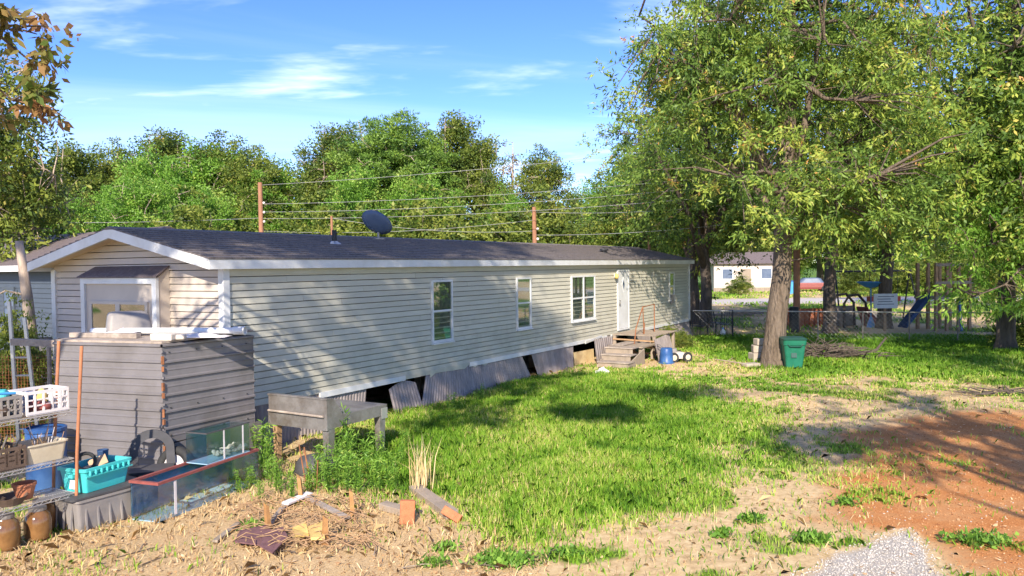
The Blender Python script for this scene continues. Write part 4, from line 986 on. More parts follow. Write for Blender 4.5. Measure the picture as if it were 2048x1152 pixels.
w = obj('window', MB().bb((wx, -.06, 1.5), (wx + .08, .0, 2.6)).bb((wx + .7, -.06, 1.5), (wx + .78, .0, 2.6)).bb((wx + .08, -.06, 1.5), (wx + .7, 0, 1.58)).bb((wx + .08, -.06, 2.52), (wx + .7, 0, 2.6)).bb((wx + .08, -.06, 2.02), (wx + .7, 0, 2.08)), M['bluegrey'], nb)
obj('pane', MB().bb((wx + .08, -.045, 1.58), (wx + .7, -.035, 2.52)), M['dish'], w)
p = D(88, 690, 17.4)
ac = thing('cooling_unit', 'grey cooling unit box against the neighbouring house', 'cooling unit', (p[0], p[1], 0), .25)
obj('cabinet', MB().rrect([(0, 0, .0, .75, .7), (0, 0, 1.5, .75, .7)], .1), M['greyplastic'], ac)
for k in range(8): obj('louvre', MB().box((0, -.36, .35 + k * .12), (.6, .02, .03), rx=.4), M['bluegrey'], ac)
obj('fan_guard', MB().lathe([(.28, 1.5), (.28, 1.53), (.2, 1.55), (0, 1.56)], (0, 0, 0), 14), M['black'], ac)
# dead trunk post, ladder, rail and mesh fence at the left edge
q0, q1 = D(66, 700, 15.5), D(38, 482, 15.5)
tk = thing('dead_tree_trunk', 'bare weathered tree trunk leaning left in front of the neighbouring house', 'tree trunk', (q0[0], q0[1], 0))
tp = [(0.05, 0, -.1), (0, 0, q0[2]), ((q1 - q0)[0] * .5 + .02, 0, (q0[2] + q1[2]) / 2), ((q1 - q0)[0], 0, q1[2])]
obj('trunk', MB().tube(tp, [.13, .115, .10, .07], 10), M['bark_pale'], tk, smooth=True)
obj('branch', MB().tube([tp[2], (tp[2][0] - .35, -.1, tp[2][2] + .1), (tp[2][0] - .6, -.2, tp[2][2] - .05)], [.03, .02, .008], 6), M['bark_pale'], tk)
ld = thing('ladder', 'grey aluminium step ladder standing at the left edge', 'ladder', D(42, 745, 12.4) * np.array([1, 1, 0]))
zt = D(30, 603, 12.4)[2]
for sx, lean in ((-.05, -.10), (.28, -.20)):
    obj('rail', MB().hexa([(sx - .025, -.02, 0), (sx + .025, -.02, 0), (sx + .025, .02, 0), (sx - .025, .02, 0)], [(sx - .025 + lean, -.02, zt - .25 * (sx > 0)), (sx + .02 + lean, -.02, zt - .25 * (sx > 0)), (sx + .02 + lean, .02, zt - .25 * (sx > 0)), (sx - .025 + lean, .02, zt - .25 * (sx > 0))]), M['wire'], ld)
for k in range(6):
    z = .25 + k * .28; f = z / zt
    obj('rung', MB().tube([(-.05 - .10 * f, 0, z), (.28 - .20 * f, 0, z)], .016, 6), M['wire'], ld)
ra, rb = D(25, 684, 11.6), D(205, 690, 11.6)
tag(obj('fence_rail', MB().hexa([(ra[0], ra[1] - .05, ra[2] - .045), (ra[0], ra[1] + .05, ra[2] - .045), (ra[0], ra[1] + .05, ra[2] + .05), (ra[0], ra[1] - .05, ra[2] + .05)], [(rb[0], rb[1] - .05, rb[2] - .045), (rb[0], rb[1] + .05, rb[2] - .045), (rb[0], rb[1] + .05, rb[2] + .05), (rb[0], rb[1] - .05, rb[2] + .05)]), M['wood_old']), 'weathered wooden beam lying level from the ladder to the shed top', 'beam')
wf = thing('wire_fence', 'rusty wire mesh fence panel at the left edge behind the ladder', 'fence', D(-60, 760, 13.5) * np.array([1, 1, 0]))
for k in range(2): obj('post', MB().tube([(k * 1.35, 0, 0), (k * 1.35, 0, 1.7)], .035, 8), M['wood_old'], wf)
mm = MB()
for k in range(26): mm.tube([(k * .052, -.03, .1), (k * .052, -.03, 1.6)], .003, 3, False)
for k in range(29): mm.tube([(0, -.034, .1 + k * .052), (1.33, -.034, .1 + k * .052)], .003, 3, False)
obj('wire_mesh', mm, M['rust'], wf)
p = D(8, 640, 14.6); put_tree('shrub', 'yellow green bush behind the ladder at the left edge', (p[0], p[1], 0), SH, M['bark_dark'], M['leaf_bright'], 1, (.42, .42, .62), None, 'shrub')

# ------------------------------------------------------------------ corrugated metal shed
FR, FL = np.array([-4.75, 10.8]), np.array([-6.55, 11.40]); BR, BL = FR + U * 1.58, FL + U * 1.5
shed = thing('metal_shed', 'grey corrugated metal shed before the gable end, its top piled with odds and ends', 'shed', (FR[0], FR[1], 0))
r3 = lambda p, z: Vector((p[0] - FR[0], p[1] - FR[1], z))
HS = 1.98
def hsheet(a, b, z0, z1, n, m, name='wall_sheet', dep=.022, off=.0):
    A, B = r3(a, z0), r3(b, z0); ax = (B - A); w = ax.length
    return obj(name, MB().sheet(A + ax.normalized() * 0 , Vector((0, 0, 1)), ax, z1 - z0, w, n, dep), M[m], shed)
for a, bq, nm in ((FL, FR, 0), (FR, BR, 1)):
    # ribs run level; the sheet normal has to face outwards
    A, B = r3(a, .0), r3(bq, .0); ax = (B - A).normalized(); nn = ax.cross(Vector((0, 0, 1)))
    s = MB(); zb = .0 if nm == 0 else .62
    H = HS - zb; ribs = 9 if nm == 0 else 6; prof = []
    for i in range(ribs):
        b0 = zb + H * i / ribs; q = H / ribs
        prof += [(b0, 0), (b0 + q * .34, .0), (b0 + q * .37, .005), (b0 + q * .44, .005), (b0 + q * .47, 0), (b0 + q * .78, 0), (b0 + q * .84, .026), (b0 + q * .94, .026)]
    prof.append((HS, 0))
    vs = [A + nn * d + Vector((0, 0, z)) for z, d in prof] + [B + nn * d + Vector((0, 0, z)) for z, d in prof]
    m = len(prof); k2 = 2 * m
    vs += [v - nn * .006 for v in vs]
    fs = [(i, m + i, m + i + 1, i + 1) for i in range(m - 1)] + [(k2 + i, k2 + i + 1, k2 + m + i + 1, k2 + m + i) for i in range(m - 1)]
    fs += [(m - 1, k2 + m - 1, k2 + 2 * m - 1, 2 * m - 1)]
    obj('wall_sheet', MB().add(vs, fs), M['shed'], shed)
    for sc in range(4):
        for zz in (.72, 1.1, 1.5, 1.86):
            pz = A.lerp(B, .07 + .28 * sc) + nn * .008 + Vector((0, 0, zz))
            if nm and zz > .7: obj('screw', MB().box(pz, (.016, .016, .016)), M['black'], shed)
lw = MB(); A, B = r3(FR, 0), r3(BR, 0); ax = (B - A).normalized(); nn = ax.cross(Vector((0, 0, 1)))
lw.hexa([A + nn * .02, B + ax * .09 + nn * .05, B + ax * .09 + nn * .04, A + nn * .01], [A + nn * .02 + Vector((0, 0, .60)), B + ax * .09 + nn * .05 + Vector((0, 0, .66)), B + ax * .09 + nn * .04 + Vector((0, 0, .66)), A + nn * .01 + Vector((0, 0, .60))])
obj('lower_sheet', lw, M['shed'], shed)
obj('wall_sheet', MB().hexa([r3(FL, 0), r3(BL, 0), r3(BL, 0) + Vector((.01, 0, 0)), r3(FL, 0) + Vector((.01, 0, 0))], [r3(FL, HS), r3(BL, HS), r3(BL, HS) + Vector((.01, 0, 0)), r3(FL, HS) + Vector((.01, 0, 0))]), M['shed'], shed)
obj('wall_sheet', MB().hexa([r3(BL, 0), r3(BR, 0), r3(BR, 0) - Vector((.0, .01, 0)), r3(BL, 0) - Vector((0, .01, 0))], [r3(BL, HS), r3(BR, HS), r3(BR, HS) - Vector((0, .01, 0)), r3(BL, HS) - Vector((0, .01, 0))]), M['shed'], shed)
tp = [r3(FL, HS + .002), r3(FR, HS + .002), r3(BR, HS + .05), r3(BL, HS + .05)]
obj('roof_deck', MB().hexa([p + Vector((0, 0, 0)) for p in tp], [p + Vector((0, 0, .03)) for p in tp]), M['wood_old'], shed)
for k in range(16):
    obj('corner_rust', MB().box(r3(FR, .08 + k * .12) + Vector((.012, -.012, 0)), (.03, .03, .03 + .04 * (k % 3)), rz=.4 * k), M['rust'] if k % 3 else M['shed'], shed)
TOPZ = HS + .035
def on(px, py, depth): return D(px, py, depth)
# things on the shed top
q0, q1 = D(312, 663, 11.6), D(488, 666, 11.45)
q0[2] = q1[2] = TOPZ + .085
v = Vector(q1 - q0).normalized(); pv = thing('drain_pipe', 'long white plastic drain pipe lying along the shed top', 'pipe', (0, 0, 0))
obj('pipe_body', MB().tube([Vector(q0) - v * 1.0, q0, q1], .046, 14), M['white'], pv, smooth=False)
Rr = v.to_track_quat('Z', 'Y').to_matrix()
obj('socket_end', MB().lathe([(.047, -.16), (.06, -.15), (.06, .0), (.066, .0), (.066, .02), (.050, .02), (.050, -.10), (0, -.10)], q1, 16, Rr), M['white'], pv)
c = D(258, 640, 11.9)
bn = thing('plastic_bin', 'large grey plastic bin turned over on the shed top', 'bin', (c[0], c[1], TOPZ + .0), .5)
obj('body', MB().rrect([(0, 0, .0, .66, .50), (0, 0, .04, .64, .48), (-.01, 0, .30, .56, .42), (-.02, 0, .345, .50, .36), (-.02, 0, .36, .4, .28)], .18), M['greyplastic'], bn, smooth=True, bevel=.0)
obj('rim', MB().rrect([(0, 0, .0, .70, .54), (0, 0, .035, .70, .54)], .18), M['greyplastic'], bn)
c = D(330, 676, 11.0); c[2] = TOPZ + .05
st = tag(obj('foam_slab', MB().box(c, (.34, .20, .10), rz=-.25, rx=.05).box(c + np.array([.16, .05, -.01]), (.2, .18, .07), rz=.2), M['shell'], bevel=.02), 'pale weathered foam slab on the front corner of the shed top', 'foam slab')
c = D(225, 680, 11.6); c[2] = TOPZ + .05
tag(obj('timber', MB().box((c[0] - .05, c[1] - .12, TOPZ + .04), (1.2, .10, .07), rz=-.30), M['wood_old'], bevel=.008), 'bleached timber lying along the front edge of the shed top', 'timber')
def cloth(cx, cy, z, w, d, h, rng, n=9):
    vs = []; 
    for j in range(n + 1):
        for i in range(n + 1):
            u_, v_ = i / n - .5, j / n - .5; r = max(abs(u_), abs(v_)) * 2
            vs.append((cx + u_ * w * (1 + rng.normal(0, .03)), cy + v_ * d, z + h * (1 - r ** 2) * (.6 + .4 * math.sin(7 * u_ + 5 * v_ + 1)) + rng.normal(0, h * .10) * (r < .95) + .004))
    return MB().add(vs, [(j * (n + 1) + i, j * (n + 1) + i + 1, (j + 1) * (n + 1) + i + 1, (j + 1) * (n + 1) + i) for j in range(n) for i in range(n)])
rg = np.random.default_rng(3)
c = D(200, 676, 11.75); tag(obj('blue_rag', cloth(c[0], c[1], TOPZ, .36, .26, .09, rg), M['blue'], smooth=True), 'crumpled blue rag on the shed top before the bay window', 'rag')
c = D(248, 680, 11.5); tag(obj('pale_rag', cloth(c[0], c[1], TOPZ + .075, .42, .22, .06, rg), M['whiteplastic'], smooth=True), 'crumpled off white sheet beside the blue rag on the shed top', 'sheet')
c = D(400, 677, 11.3); tag(obj('pink_rag', cloth(c[0], c[1], TOPZ + .01, .8, .28, .06, rg), M['whiteplastic'], smooth=True), 'flattened pale cloth under the white drain pipe', 'cloth')

# ------------------------------------------------------------------ wire shelf rack and its load (frame: x along u, y inwards)
SB = G(152, 1062)
rack = thing('wire_shelf_rack', 'wire shelf rack with rusty pipe posts at the left edge', 'shelf rack', (SB[0], SB[1], 0), HOME_ROT)
RL, RD = 1.25, .46
for ix, iy, lx, ly, h in ((0, 0, .09, -.06, 2.12), (0, RD, .09, -.07, 2.16), (-RL, 0, 0, 0, 1.6), (-RL, RD, 0, 0, 1.6)):
    obj('post', MB().tube([(ix, iy, -.02), (ix + lx * .3, iy + ly * .3, .9), (ix + lx, iy + ly, h)], .019, 10), M['pipe'], rack)
LV = (.44, .84, 1.38)
for z in LV:
    s = MB()
    for yy in (0, RD):
        s.tube([(-RL, yy, z), (0, yy, z)], .006, 5); s.tube([(-RL, yy, z - .035), (0, yy, z - .035)], .005, 5)
        for k in range(25): s.tube([(-RL + k * .05, yy, z - (.035 if k % 2 else 0)), (-RL + (k + 1) * .05, yy, z - (0 if k % 2 else .035))], .0035, 4, False)
    for xx in (-RL, 0): s.tube([(xx, 0, z), (xx, RD, z)], .006, 5)
    for k in range(49): s.tube([(-RL + .025 * (k + .5), 0, z + .004), (-RL + .025 * (k + .5), RD, z + .004)], .0028, 4, False)
    for k in range(1, 3): s.tube([(-RL, RD * k / 3, z - .002), (0, RD * k / 3, z - .002)], .004, 4, False)
    obj('wire_shelf', s, M['wire'], rack)
def rk(x, y, z):
    p = SB[:2] + U * x + V * y; return (p[0], p[1], z)
def crate(name, label, loc, rz, w, d, h, m, nx, ny, nz, t=.014, solid=False, group=None):
    c = thing(name, label, 'crate', loc, rz, group)
    f = MB(); f.box((0, 0, t / 2), (w, d, t))
    obj('base', f, m, c)
    for sx, sy, L, ax in ((0, -1, w, 0), (0, 1, w, 0), (-1, 0, d, 1), (1, 0, d, 1)):
        g = MB(); n = nx if ax == 0 else ny
        def put(a0, a1, z0, z1):
            if ax == 0: g.bb((a0, sy * (d / 2) - t / 2, z0), (a1, sy * (d / 2) + t / 2, z1))
            else: g.bb((sx * (w / 2) - t / 2, a0, z0), (sx * (w / 2) + t / 2, a1, z1))
        e = L / 2 - (t / 2 if ax else -t / 2)
        put(-e, e, h - .035, h); put(-e, e, t, t + .03)
        for k in range(n + 1):
            x_ = -e + (2 * e) * k / n; wv = .022 if k in (0, n) else .011
            put(max(-e, x_ - wv), min(e, x_ + wv), t + .03, h - .035)
        for k in range(1, nz):
            zz = t + .03 + (h - .065 - t) * k / nz
            for q in range(n):
                xa = -e + 2 * e * q / n + .022; xb = -e + 2 * e * (q + 1) / n - .022
                put(xa, xb, zz - .008, zz + .008)
        if solid: put(-e + .06, e - .06, t + .03, h - .06)
        obj('side_panel', g, m, c)
    return c
crate('milk_crate', 'white plastic milk crate at the right end of the top shelf', rk(-.25, .23, LV[2] + .012), HOME_ROT, .46, .36, .27, M['whiteplastic'], 5, 4, 3)
crate('milk_crate', 'grey plastic milk crate on the top shelf left of the white one', rk(-.78, .23, LV[2] + .012), HOME_ROT, .48, .36, .25, M['greyplastic'], 7, 5, 3)
crate('plastic_crate', 'dark brown plastic crate on the middle shelf', rk(-.82, .22, LV[1] + .012), HOME_ROT, .60, .38, .24, M['brownplastic'], 6, 4, 3, solid=True)
# contents of the crates
def lump(name, label, loc, sx, sy, sz, m, rz=0, seed=1, cat='junk'):
    rg = np.random.default_rng(seed); s = MB(); n = 9; rings = [(0, -1), (.7, -.75), (1, -.2), (.95, .3), (.6, .8), (0, 1)]
    vs = [];
    for r, z in rings:
        for k in range(n):
            a = 6.283 * k / n; j = 1 + rg.normal(0, .12)
            vs.append((r * math.cos(a) * j * sx, r * math.sin(a) * j * sy, z * sz))
    fs = [(i * n + k, i * n + (k + 1) % n, (i + 1) * n + (k + 1) % n, (i + 1) * n + k) for i in range(len(rings) - 1) for k in range(n)]
    return tag(obj(name, MB().add(vs, fs), m, smooth=True, loc=loc, rz=rz), label, cat)
z2 = LV[2] + .026
tag(obj('teal_dustpan', MB().rrect([(0, 0, 0, .30, .22), (0, 0, .05, .32, .24), (.02, 0, .10, .20, .16)], .25), M['teal'], loc=rk(-.70, .30, z2 + .19), rz=.4, bevel=.01), 'teal plastic tray heaped on top of the grey crate', 'tray')
tag(obj('blue_box', MB().rrect([(0, 0, 0, .20, .13), (0, 0, .22, .21, .14)], .15), M['blue'], loc=rk(-.36, .29, z2), rz=1.2), 'blue plastic box standing inside the white milk crate', 'box')
lump('toy_figure', 'orange and tan toy lying in the white milk crate', rk(-.22, .22, z2 + .13), .06, .05, .13, M['foam'], seed=4, cat='toy')
lump('red_bundle', 'dark red bundle at the bottom of the white milk crate', rk(-.30, .16, z2 + .07), .16, .10, .07, M['maroon'], seed=5, cat='bundle')
lump('grey_bundle', 'off white plastic bundle in the grey crate', rk(-.96, .20, z2 + .14), .15, .12, .13, M['whiteplastic'], seed=6, cat='bundle')
lump('brown_bundle', 'brown rags filling the grey crate', rk(-.76, .17, z2 + .08), .18, .11, .08, M['brownplastic'], seed=7, cat='rags')
tag(obj('blue_paddle', MB().tube([(-.22, -.12, 0), (0, -.13, .03), (.22, -.12, .01)], .016, 8), M['sky_blue'], loc=rk(-.80, .2, z2 + .25), rz=HOME_ROT), 'bright blue handle lying across the front rim of the grey crate', 'handle')
cb = thing('storage_bin', 'cream plastic bin full of twigs at the right end of the middle shelf', 'bin', rk(-.27, .22, LV[1] + .012), HOME_ROT)
o_ = [(0, 0, 0, .40, .30), (0, 0, .20, .46, .36), (0, 0, .20, .49, .39), (0, 0, .215, .49, .39), (0, 0, .215, .44, .34), (0, 0, .02, .38, .28)]
obj('body', MB().rrect(o_, .12), M['cream'], cb)
rg = np.random.default_rng(9)
for k in range(12):
    a = rk(-.27 + rg.uniform(-.12, .12), .22 + rg.uniform(-.1, .1), LV[1] + .04); e = (a[0] + rg.uniform(-.16, .16), a[1] + rg.uniform(-.12, .12), a[2] + rg.uniform(.24, .36))
    tag(obj('twig', MB().tube([a, ((a[0] + e[0]) / 2 + rg.normal(0, .02), (a[1] + e[1]) / 2, (a[2] + e[2]) / 2), e], [.008, .006, .004], 5), M['wood_warm'] if k % 3 else M['whiteplastic']), 'thin twig sticking up out of the cream bin', 'twig', 'twigs in the cream bin')
for k in range(5):
    a = rk(-.80 + rg.uniform(-.2, .2), .22 + rg.uniform(-.1, .1), LV[1] + .05); e = (a[0] + rg.uniform(-.1, .25), a[1] + rg.uniform(-.1, .1), a[2] + rg.uniform(.26, .36))
    tag(obj('tool_handle', MB().tube([a, e], [.013, .010], 6), M['black'] if k % 2 else M['steel']), 'tool handle standing out of the dark brown crate', 'tool', 'tool handles in the brown crate')
tag(obj('flower_pot', MB().lathe([(0, 0), (.08, 0), (.115, .15), (.125, .15), (.125, .18), (.105, .18), (.075, .03), (0, .03)], n=16), M['terracotta'], loc=rk(-.42, .26, LV[0] + .008), smooth=False), 'terracotta flower pot on the lowest shelf', 'flower pot')
tag(obj('wicker_bowl', MB().lathe([(0, 0), (.12, 0), (.17, .09), (.18, .09), (.13, .02), (0, .02)], n=16), M['brownplastic'], loc=rk(-.62, .18, LV[0] + .008)), 'brown shallow bowl beside the flower pot on the lowest shelf', 'bowl')
tag(obj('wood_block', MB().box((0, 0, .12), (.10, .12, .24)), M['wood'], loc=rk(-.86, .30, LV[0] + .008), rz=.4, bevel=.006), 'upright wood block on the lowest shelf', 'wood block')
for i, (x, y, s, lab) in enumerate(((-.36, .12, 1.0, 'amber glass jar under the shelf rack, nearest the grey tote'), (-.72, .10, 1.05, 'amber glass jar under the shelf rack at the left edge'), (-.18, .36, 1.02, 'brown glass jar at the back under the shelf rack'))):
    j = thing('glass_jar', lab, 'jar', rk(x, y, 0), 0, 'glass jars under the rack'); j.scale = (s, s, s)
    obj('body', MB().lathe([(0, 0), (.10, 0), (.135, .03), (.14, .10), (.14, .22), (.12, .28), (.09, .31), (.085, .33)], n=20), M['jar'], j, smooth=True)
    obj('lid', MB().lathe([(.092, .325), (.092, .36), (.08, .365), (0, .365)], n=16), M['steel'], j)
p = D(92, 880, 10.9)
dm = thing('blue_drum', 'blue plastic drum standing behind the shelf rack', 'drum', (p[0], p[1], 0))
obj('body', MB().lathe([(0, 0), (.23, 0), (.25, .04), (.25, .35), (.262, .37), (.25, .39), (.25, .78), (.22, .83), (0, .84)], n=22), M['blue'], dm, smooth=True)
obj('rim', MB().lathe([(.235, .80), (.26, .81), (.26, .85), (.235, .86)], n=22), M['blue'], dm)

# ------------------------------------------------------------------ totes and tanks in front of the shed
TB = G(150, 1066); TB[:2] += -V * .06
tote = thing('storage_tote', 'long grey storage tote on the ground under the teal tub', 'tote', (TB[0], TB[1], 0), HOME_ROT)
b_ = MB().rrect([(.46, .25, 0, .86, .46), (.46, .25, .34, .93, .52), (.46, .25, .34, .96, .55), (.46, .25, .365, .96, .55), (.46, .25, .365, .90, .49), (.46, .25, .03, .82, .42)], .08)
obj('body', b_, M['greyplastic'], tote)
for k in range(6): obj('rib', MB().box((.10 + k * .145, -.0, .17), (.018, .02, .30), rx=-.08), M['greyplastic'], tote)
for k in range(3): obj('rib', MB().box((-.012, .10 + k * .15, .17), (.02, .018, .30), ry=.08), M['greyplastic'], tote)
lid = MB().rrect([(.43, .28, .372, 1.0, .58), (.43, .28, .395, 1.0, .58), (.43, .28, .41, .88, .46), (.43, .28, .412, .5, .3)], .1)
obj('lid', lid, M['darkplastic'], tote)
tubp = TB[:2] + U * .10 + V * .0
tub = thing('teal_tub', 'teal plastic tub on the grey tote lid, holding a boot and scraps', 'tub', (tubp[0], tubp[1], .415), HOME_ROT + .14)
b_ = MB().rrect([(.34, .24, 0, .56, .36), (.34, .24, .25, .64, .42), (.34, .24, .25, .68, .46), (.34, .24, .285, .68, .46), (.34, .24, .285, .62, .40), (.34, .24, .02, .52, .32)], .08)
obj('body', b_, M['teal'], tub)
for k in range(8): obj('rim_rib', MB().box((.07 + k * .077, .004, .235), (.012, .03, .05)), M['teal'], tub)
obj('rim_ledge', MB().bb((.02, -.004, .19), (.66, .03, .205)), M['teal'], tub)
obj('handle', MB().box((-.004, .24, .20), (.03, .12, .04)), M['teal'], tub)
obj('label_patch', MB().box((.038, .24, .10), (.01, .10, .12), ry=.12), M['whiteplastic'], tub)
def tl(x, y, z):
    c, s = math.cos(HOME_ROT + .14), math.sin(HOME_ROT + .14); return (tubp[0] + c * x - s * y, tubp[1] + s * x + c * y, z)
bt = tl(.50, .30, .45)
boot = thing('rubber_boot', 'dark blue rubber boot standing in the teal tub', 'boot', bt, .4)
obj('shaft', MB().lathe([(.045, .03), (.05, .08), (.052, .18), (.062, .34), (.066, .36), (.056, .36), (.044, .12)], n=14), M['navy'], boot, smooth=True)
obj('foot', MB().tube([(0, 0, .05), (.07, 0, .045), (.15, 0, .035), (.18, 0, .03)], [.05, .05, .042, .02], 10), M['navy'], boot, smooth=True)
tor = MB(); pts = [(.10 * math.cos(6.2832 * k / 18), .10 * math.sin(6.2832 * k / 18), 0) for k in range(19)]
tor.tube([Vector(p) for p in pts], .022, 8, False)
o = tag(obj('rubber_ring', tor, M['rubber'], smooth=True, loc=tl(.22, .25, .73)), 'black rubber ring propped up in the teal tub', 'ring'); o.rotation_euler = (1.2, .2, .6)
o = tag(obj('cardboard_scrap', MB().box((0, 0, 0), (.20, .14, .01)), M['cardboard'], loc=tl(.36, .22, .70)), 'brown cardboard scrap leaning in the teal tub', 'cardboard'); o.rotation_euler = (.7, -.35, .5)
lump('dark_rags', 'dark rags filling the teal tub', tl(.33, .24, .56), .24, .14, .12, M['darkplastic'], rz=HOME_ROT, seed=12, cat='rags')
# broken grey plastic chair against the shed front
cp = D(305, 930, 10.55)
ch = thing('plastic_chair', 'grey plastic chair with arched open back leaning on the shed corner', 'chair', (cp[0], cp[1], 0), .35)
n = 14; outer = [( .27 * math.cos(math.pi * k / n), .62 + .24 * math.sin(math.pi * k / n)) for k in range(n + 1)]; inner = [(.17 * math.cos(math.pi * k / n), .58 + .17 * math.sin(math.pi * k / n)) for k in range(n + 1)]
outer = [(.29, .2)] + outer + [(-.29, .2)]; inner = [(.17, .2)] + inner + [(-.17, .2)]
vs = [(x, -.02 + z * .06, z) for x, z in outer] + [(x, -.02 + z * .06, z) for x, z in inner]; k0 = len(outer); vs += [(x, y + .035, z) for x, y, z in vs]; K = 2 * k0
fs = []
for k in range(k0 - 1):
    fs += [(k, k0 + k, k0 + k + 1, k + 1), (K + k, K + k + 1, K + k0 + k + 1, K + k0 + k), (k, k + 1, K + k + 1, K + k), (k0 + k, K + k0 + k, K + k0 + k + 1, k0 + k + 1)]
obj('backrest', MB().add(vs, fs), M['darkplastic'], ch)
obj('seat', MB().rrect([(0, -.18, .36, .52, .42), (0, -.18, .40, .54, .44)], .15), M['darkplastic'], ch)
for sx in (-.22, .22):
    for sy in (-.34, .0): obj('leg', MB().tube([(sx, sy, .36), (sx * 1.12, sy * 1.1, 0)], [.025, .018], 6), M['darkplastic'], ch)
# tyre with pale rim
wp = D(352, 935, 10.72); tag(obj('concrete_slab', MB().box((0, 0, .03), (.4, .3, .07)), M['block'], loc=(wp[0], wp[1], 0), rz=.6), 'flat concrete slab under the small wheel by the shed', 'slab')  # concrete paving slab that the wheel stands on
wh = thing('wheel', 'small black wheel with white rim leaning against the shed side', 'wheel', (wp[0], wp[1], .34), 0)
Rw = Matrix.Rotation(HOME_ROT - math.pi / 2 + .35, 3, 'Z') @ Matrix.Rotation(math.radians(78), 3, 'X')
obj('tyre', MB().lathe([(.15, -.05), (.20, -.075), (.25, -.06), (.268, 0), (.25, .06), (.20, .075), (.15, .05), (.15, -.05)], n=26, M=Rw), M['rubber'], wh, smooth=True)
obj('rim', MB().lathe([(.152, .05), (.13, .03), (.06, .02), (.05, .045), (0, .045)], n=18, M=Rw), M['whiteplastic'], wh, smooth=True)
obj('rim', MB().lathe([(.152, -.05), (.13, -.03), (.06, -.02), (.05, -.045), (0, -.045)], n=18, M=Rw), M['whiteplastic'], wh, smooth=True)
# glass tanks
A = G(318, 1047); B = G(517, 966); dv = (B - A)[:2]; TL = np.linalg.norm(dv); trz = math.atan2(dv[1], dv[0])
tank = thing('glass_tank', 'long glass aquarium with red top frame lying on the ground', 'aquarium', (A[0], A[1], 0), trz)
TW, TH = .42, .48
for nm, p0, p1, m in (('pane', (0, 0, .02), (TL, .008, TH - .03), 'tank'), ('pane', (0, TW - .008, .02), (TL, TW, TH - .03), 'tank_blue'), ('pane', (0, .008, .02), (.008, TW - .008, TH - .03), 'tank'), ('pane', (TL - .008, .008, .02), (TL, TW - .008, TH - .03), 'tank')):
    obj(nm, MB().bb(p0, p1), M[m], tank)
obj('floor_pane', MB().bb((.01, .01, .0), (TL - .01, TW - .01, .015)), M['film'], tank)
obj('back_film', MB().bb((.02, TW + .002, .03), (TL - .02, TW + .006, TH - .04)), M['film'], tank)
s = MB()
for p0, p1 in (((-.012, -.012, TH - .03), (TL + .012, .03, TH)), ((-.012, TW - .03, TH - .03), (TL + .012, TW + .012, TH)), ((-.012, .03, TH - .03), (.03, TW - .03, TH)), ((TL - .03, .03, TH - .03), (TL + .012, TW - .03, TH))): s.bb(p0, p1)
obj('top_frame', s, M['maroon'], tank)
obj('brace', MB().bb((TL * .55, .03, TH - .022), (TL * .55 + .06, TW - .03, TH - .004)), M['maroon'], tank)
obj('sealed_edge', MB().bb((.25, -.004, .03), (.29, -.001, TH - .04)), M['whiteplastic'], tank)
sA = A[:2] + dv / TL * (TL * .47) + np.array([-math.sin(trz), math.cos(trz)]) * .03
sm_ = thing('glass_tank', 'small glass aquarium with pale shells standing on the long red framed one', 'aquarium', (sA[0], sA[1], TH + .002), trz - .04)
SL, SW, SHh = .80, .34, .40
for p0, p1, m in (((0, 0, .012), (SL, .006, SHh), 'tank'), ((0, SW - .006, .012), (SL, SW, SHh), 'tank_blue'), ((0, .006, .012), (.006, SW - .006, SHh), 'tank'), ((SL - .006, .006, .012), (SL, SW - .006, SHh), 'tank')):
    obj('pane', MB().bb(p0, p1), M[m], sm_)
obj('floor_pane', MB().bb((.0, .0, .0), (SL, SW, .011)), M['film'], sm_)
for xx in (.30, .66): obj('white_strip', MB().bb((xx, -.004, .01), (xx + .022, -.0005, SHh)), M['whiteplastic'], sm_)
s = MB()
for p0, p1 in (((-.006, -.006, SHh - .008), (SL + .006, .008, SHh + .008)), ((-.006, SW - .008, SHh - .008), (SL + .006, SW + .006, SHh + .008)), ((-.006, .008, SHh - .008), (.008, SW - .008, SHh + .008)), ((SL - .008, .008, SHh - .008), (SL + .006, SW - .008, SHh + .008))): s.bb(p0, p1)
obj('top_frame', s, M['darkplastic'], sm_)
rg = np.random.default_rng(15); s = MB()
for k in range(60):
    r = rg.uniform(.018, .035); cx = .34 + rg.uniform(0, .48); h = .012 + r + (.06 * rg.uniform(0, 1) * (cx - .3) / .5)
    s.lathe([(0, -r * .7), (r, -.1 * r), (r * .8, r * .5), (0, r * .75)], (cx, rg.uniform(.04, SW - .04), h), 7, Matrix.Rotation(rg.uniform(0, 3), 3, 'X'))
tag(obj('shells', s, M['shell'], sm_), None, None, kind='stuff')
# ------------------------------------------------------------------ steel prep table beside the home
A = G(655, 944)[:2]
tb = thing('steel_table', 'old grey steel work table with raised back beside the home', 'table', (A[0], A[1], 0), HOME_ROT)
TX, TY, TZ = 1.28, 1.12, .80
obj('table_top', MB().bb((-.04, -.05, TZ - .03), (TX + .04, TY + .04, TZ)), M['steel'], tb)
obj('apron', MB().bb((-.038, -.048, TZ - .19), (-.01, TY + .038, TZ - .031)), M['steel'], tb)
obj('apron', MB().bb((-.009, -.048, TZ - .17), (TX + .038, -.02, TZ - .031)), M['steel'], tb)
obj('apron', MB().bb((-.009, TY + .01, TZ - .17), (TX + .038, TY + .038, TZ - .031)), M['steel'], tb)
obj('back_splash', MB().bb((-.042, -.05, TZ + .001), (-.022, TY + .02, TZ + .27)), M['steel'], tb)
obj('back_splash', MB().hexa([(-.021, -.05, TZ + .001), (.30, -.05, TZ + .001), (.10, -.05, TZ + .27), (-.021, -.05, TZ + .27)], [(-.021, -.035, TZ + .001), (.30, -.035, TZ + .001), (.10, -.035, TZ + .27), (-.021, -.035, TZ + .27)]), M['steel'], tb)
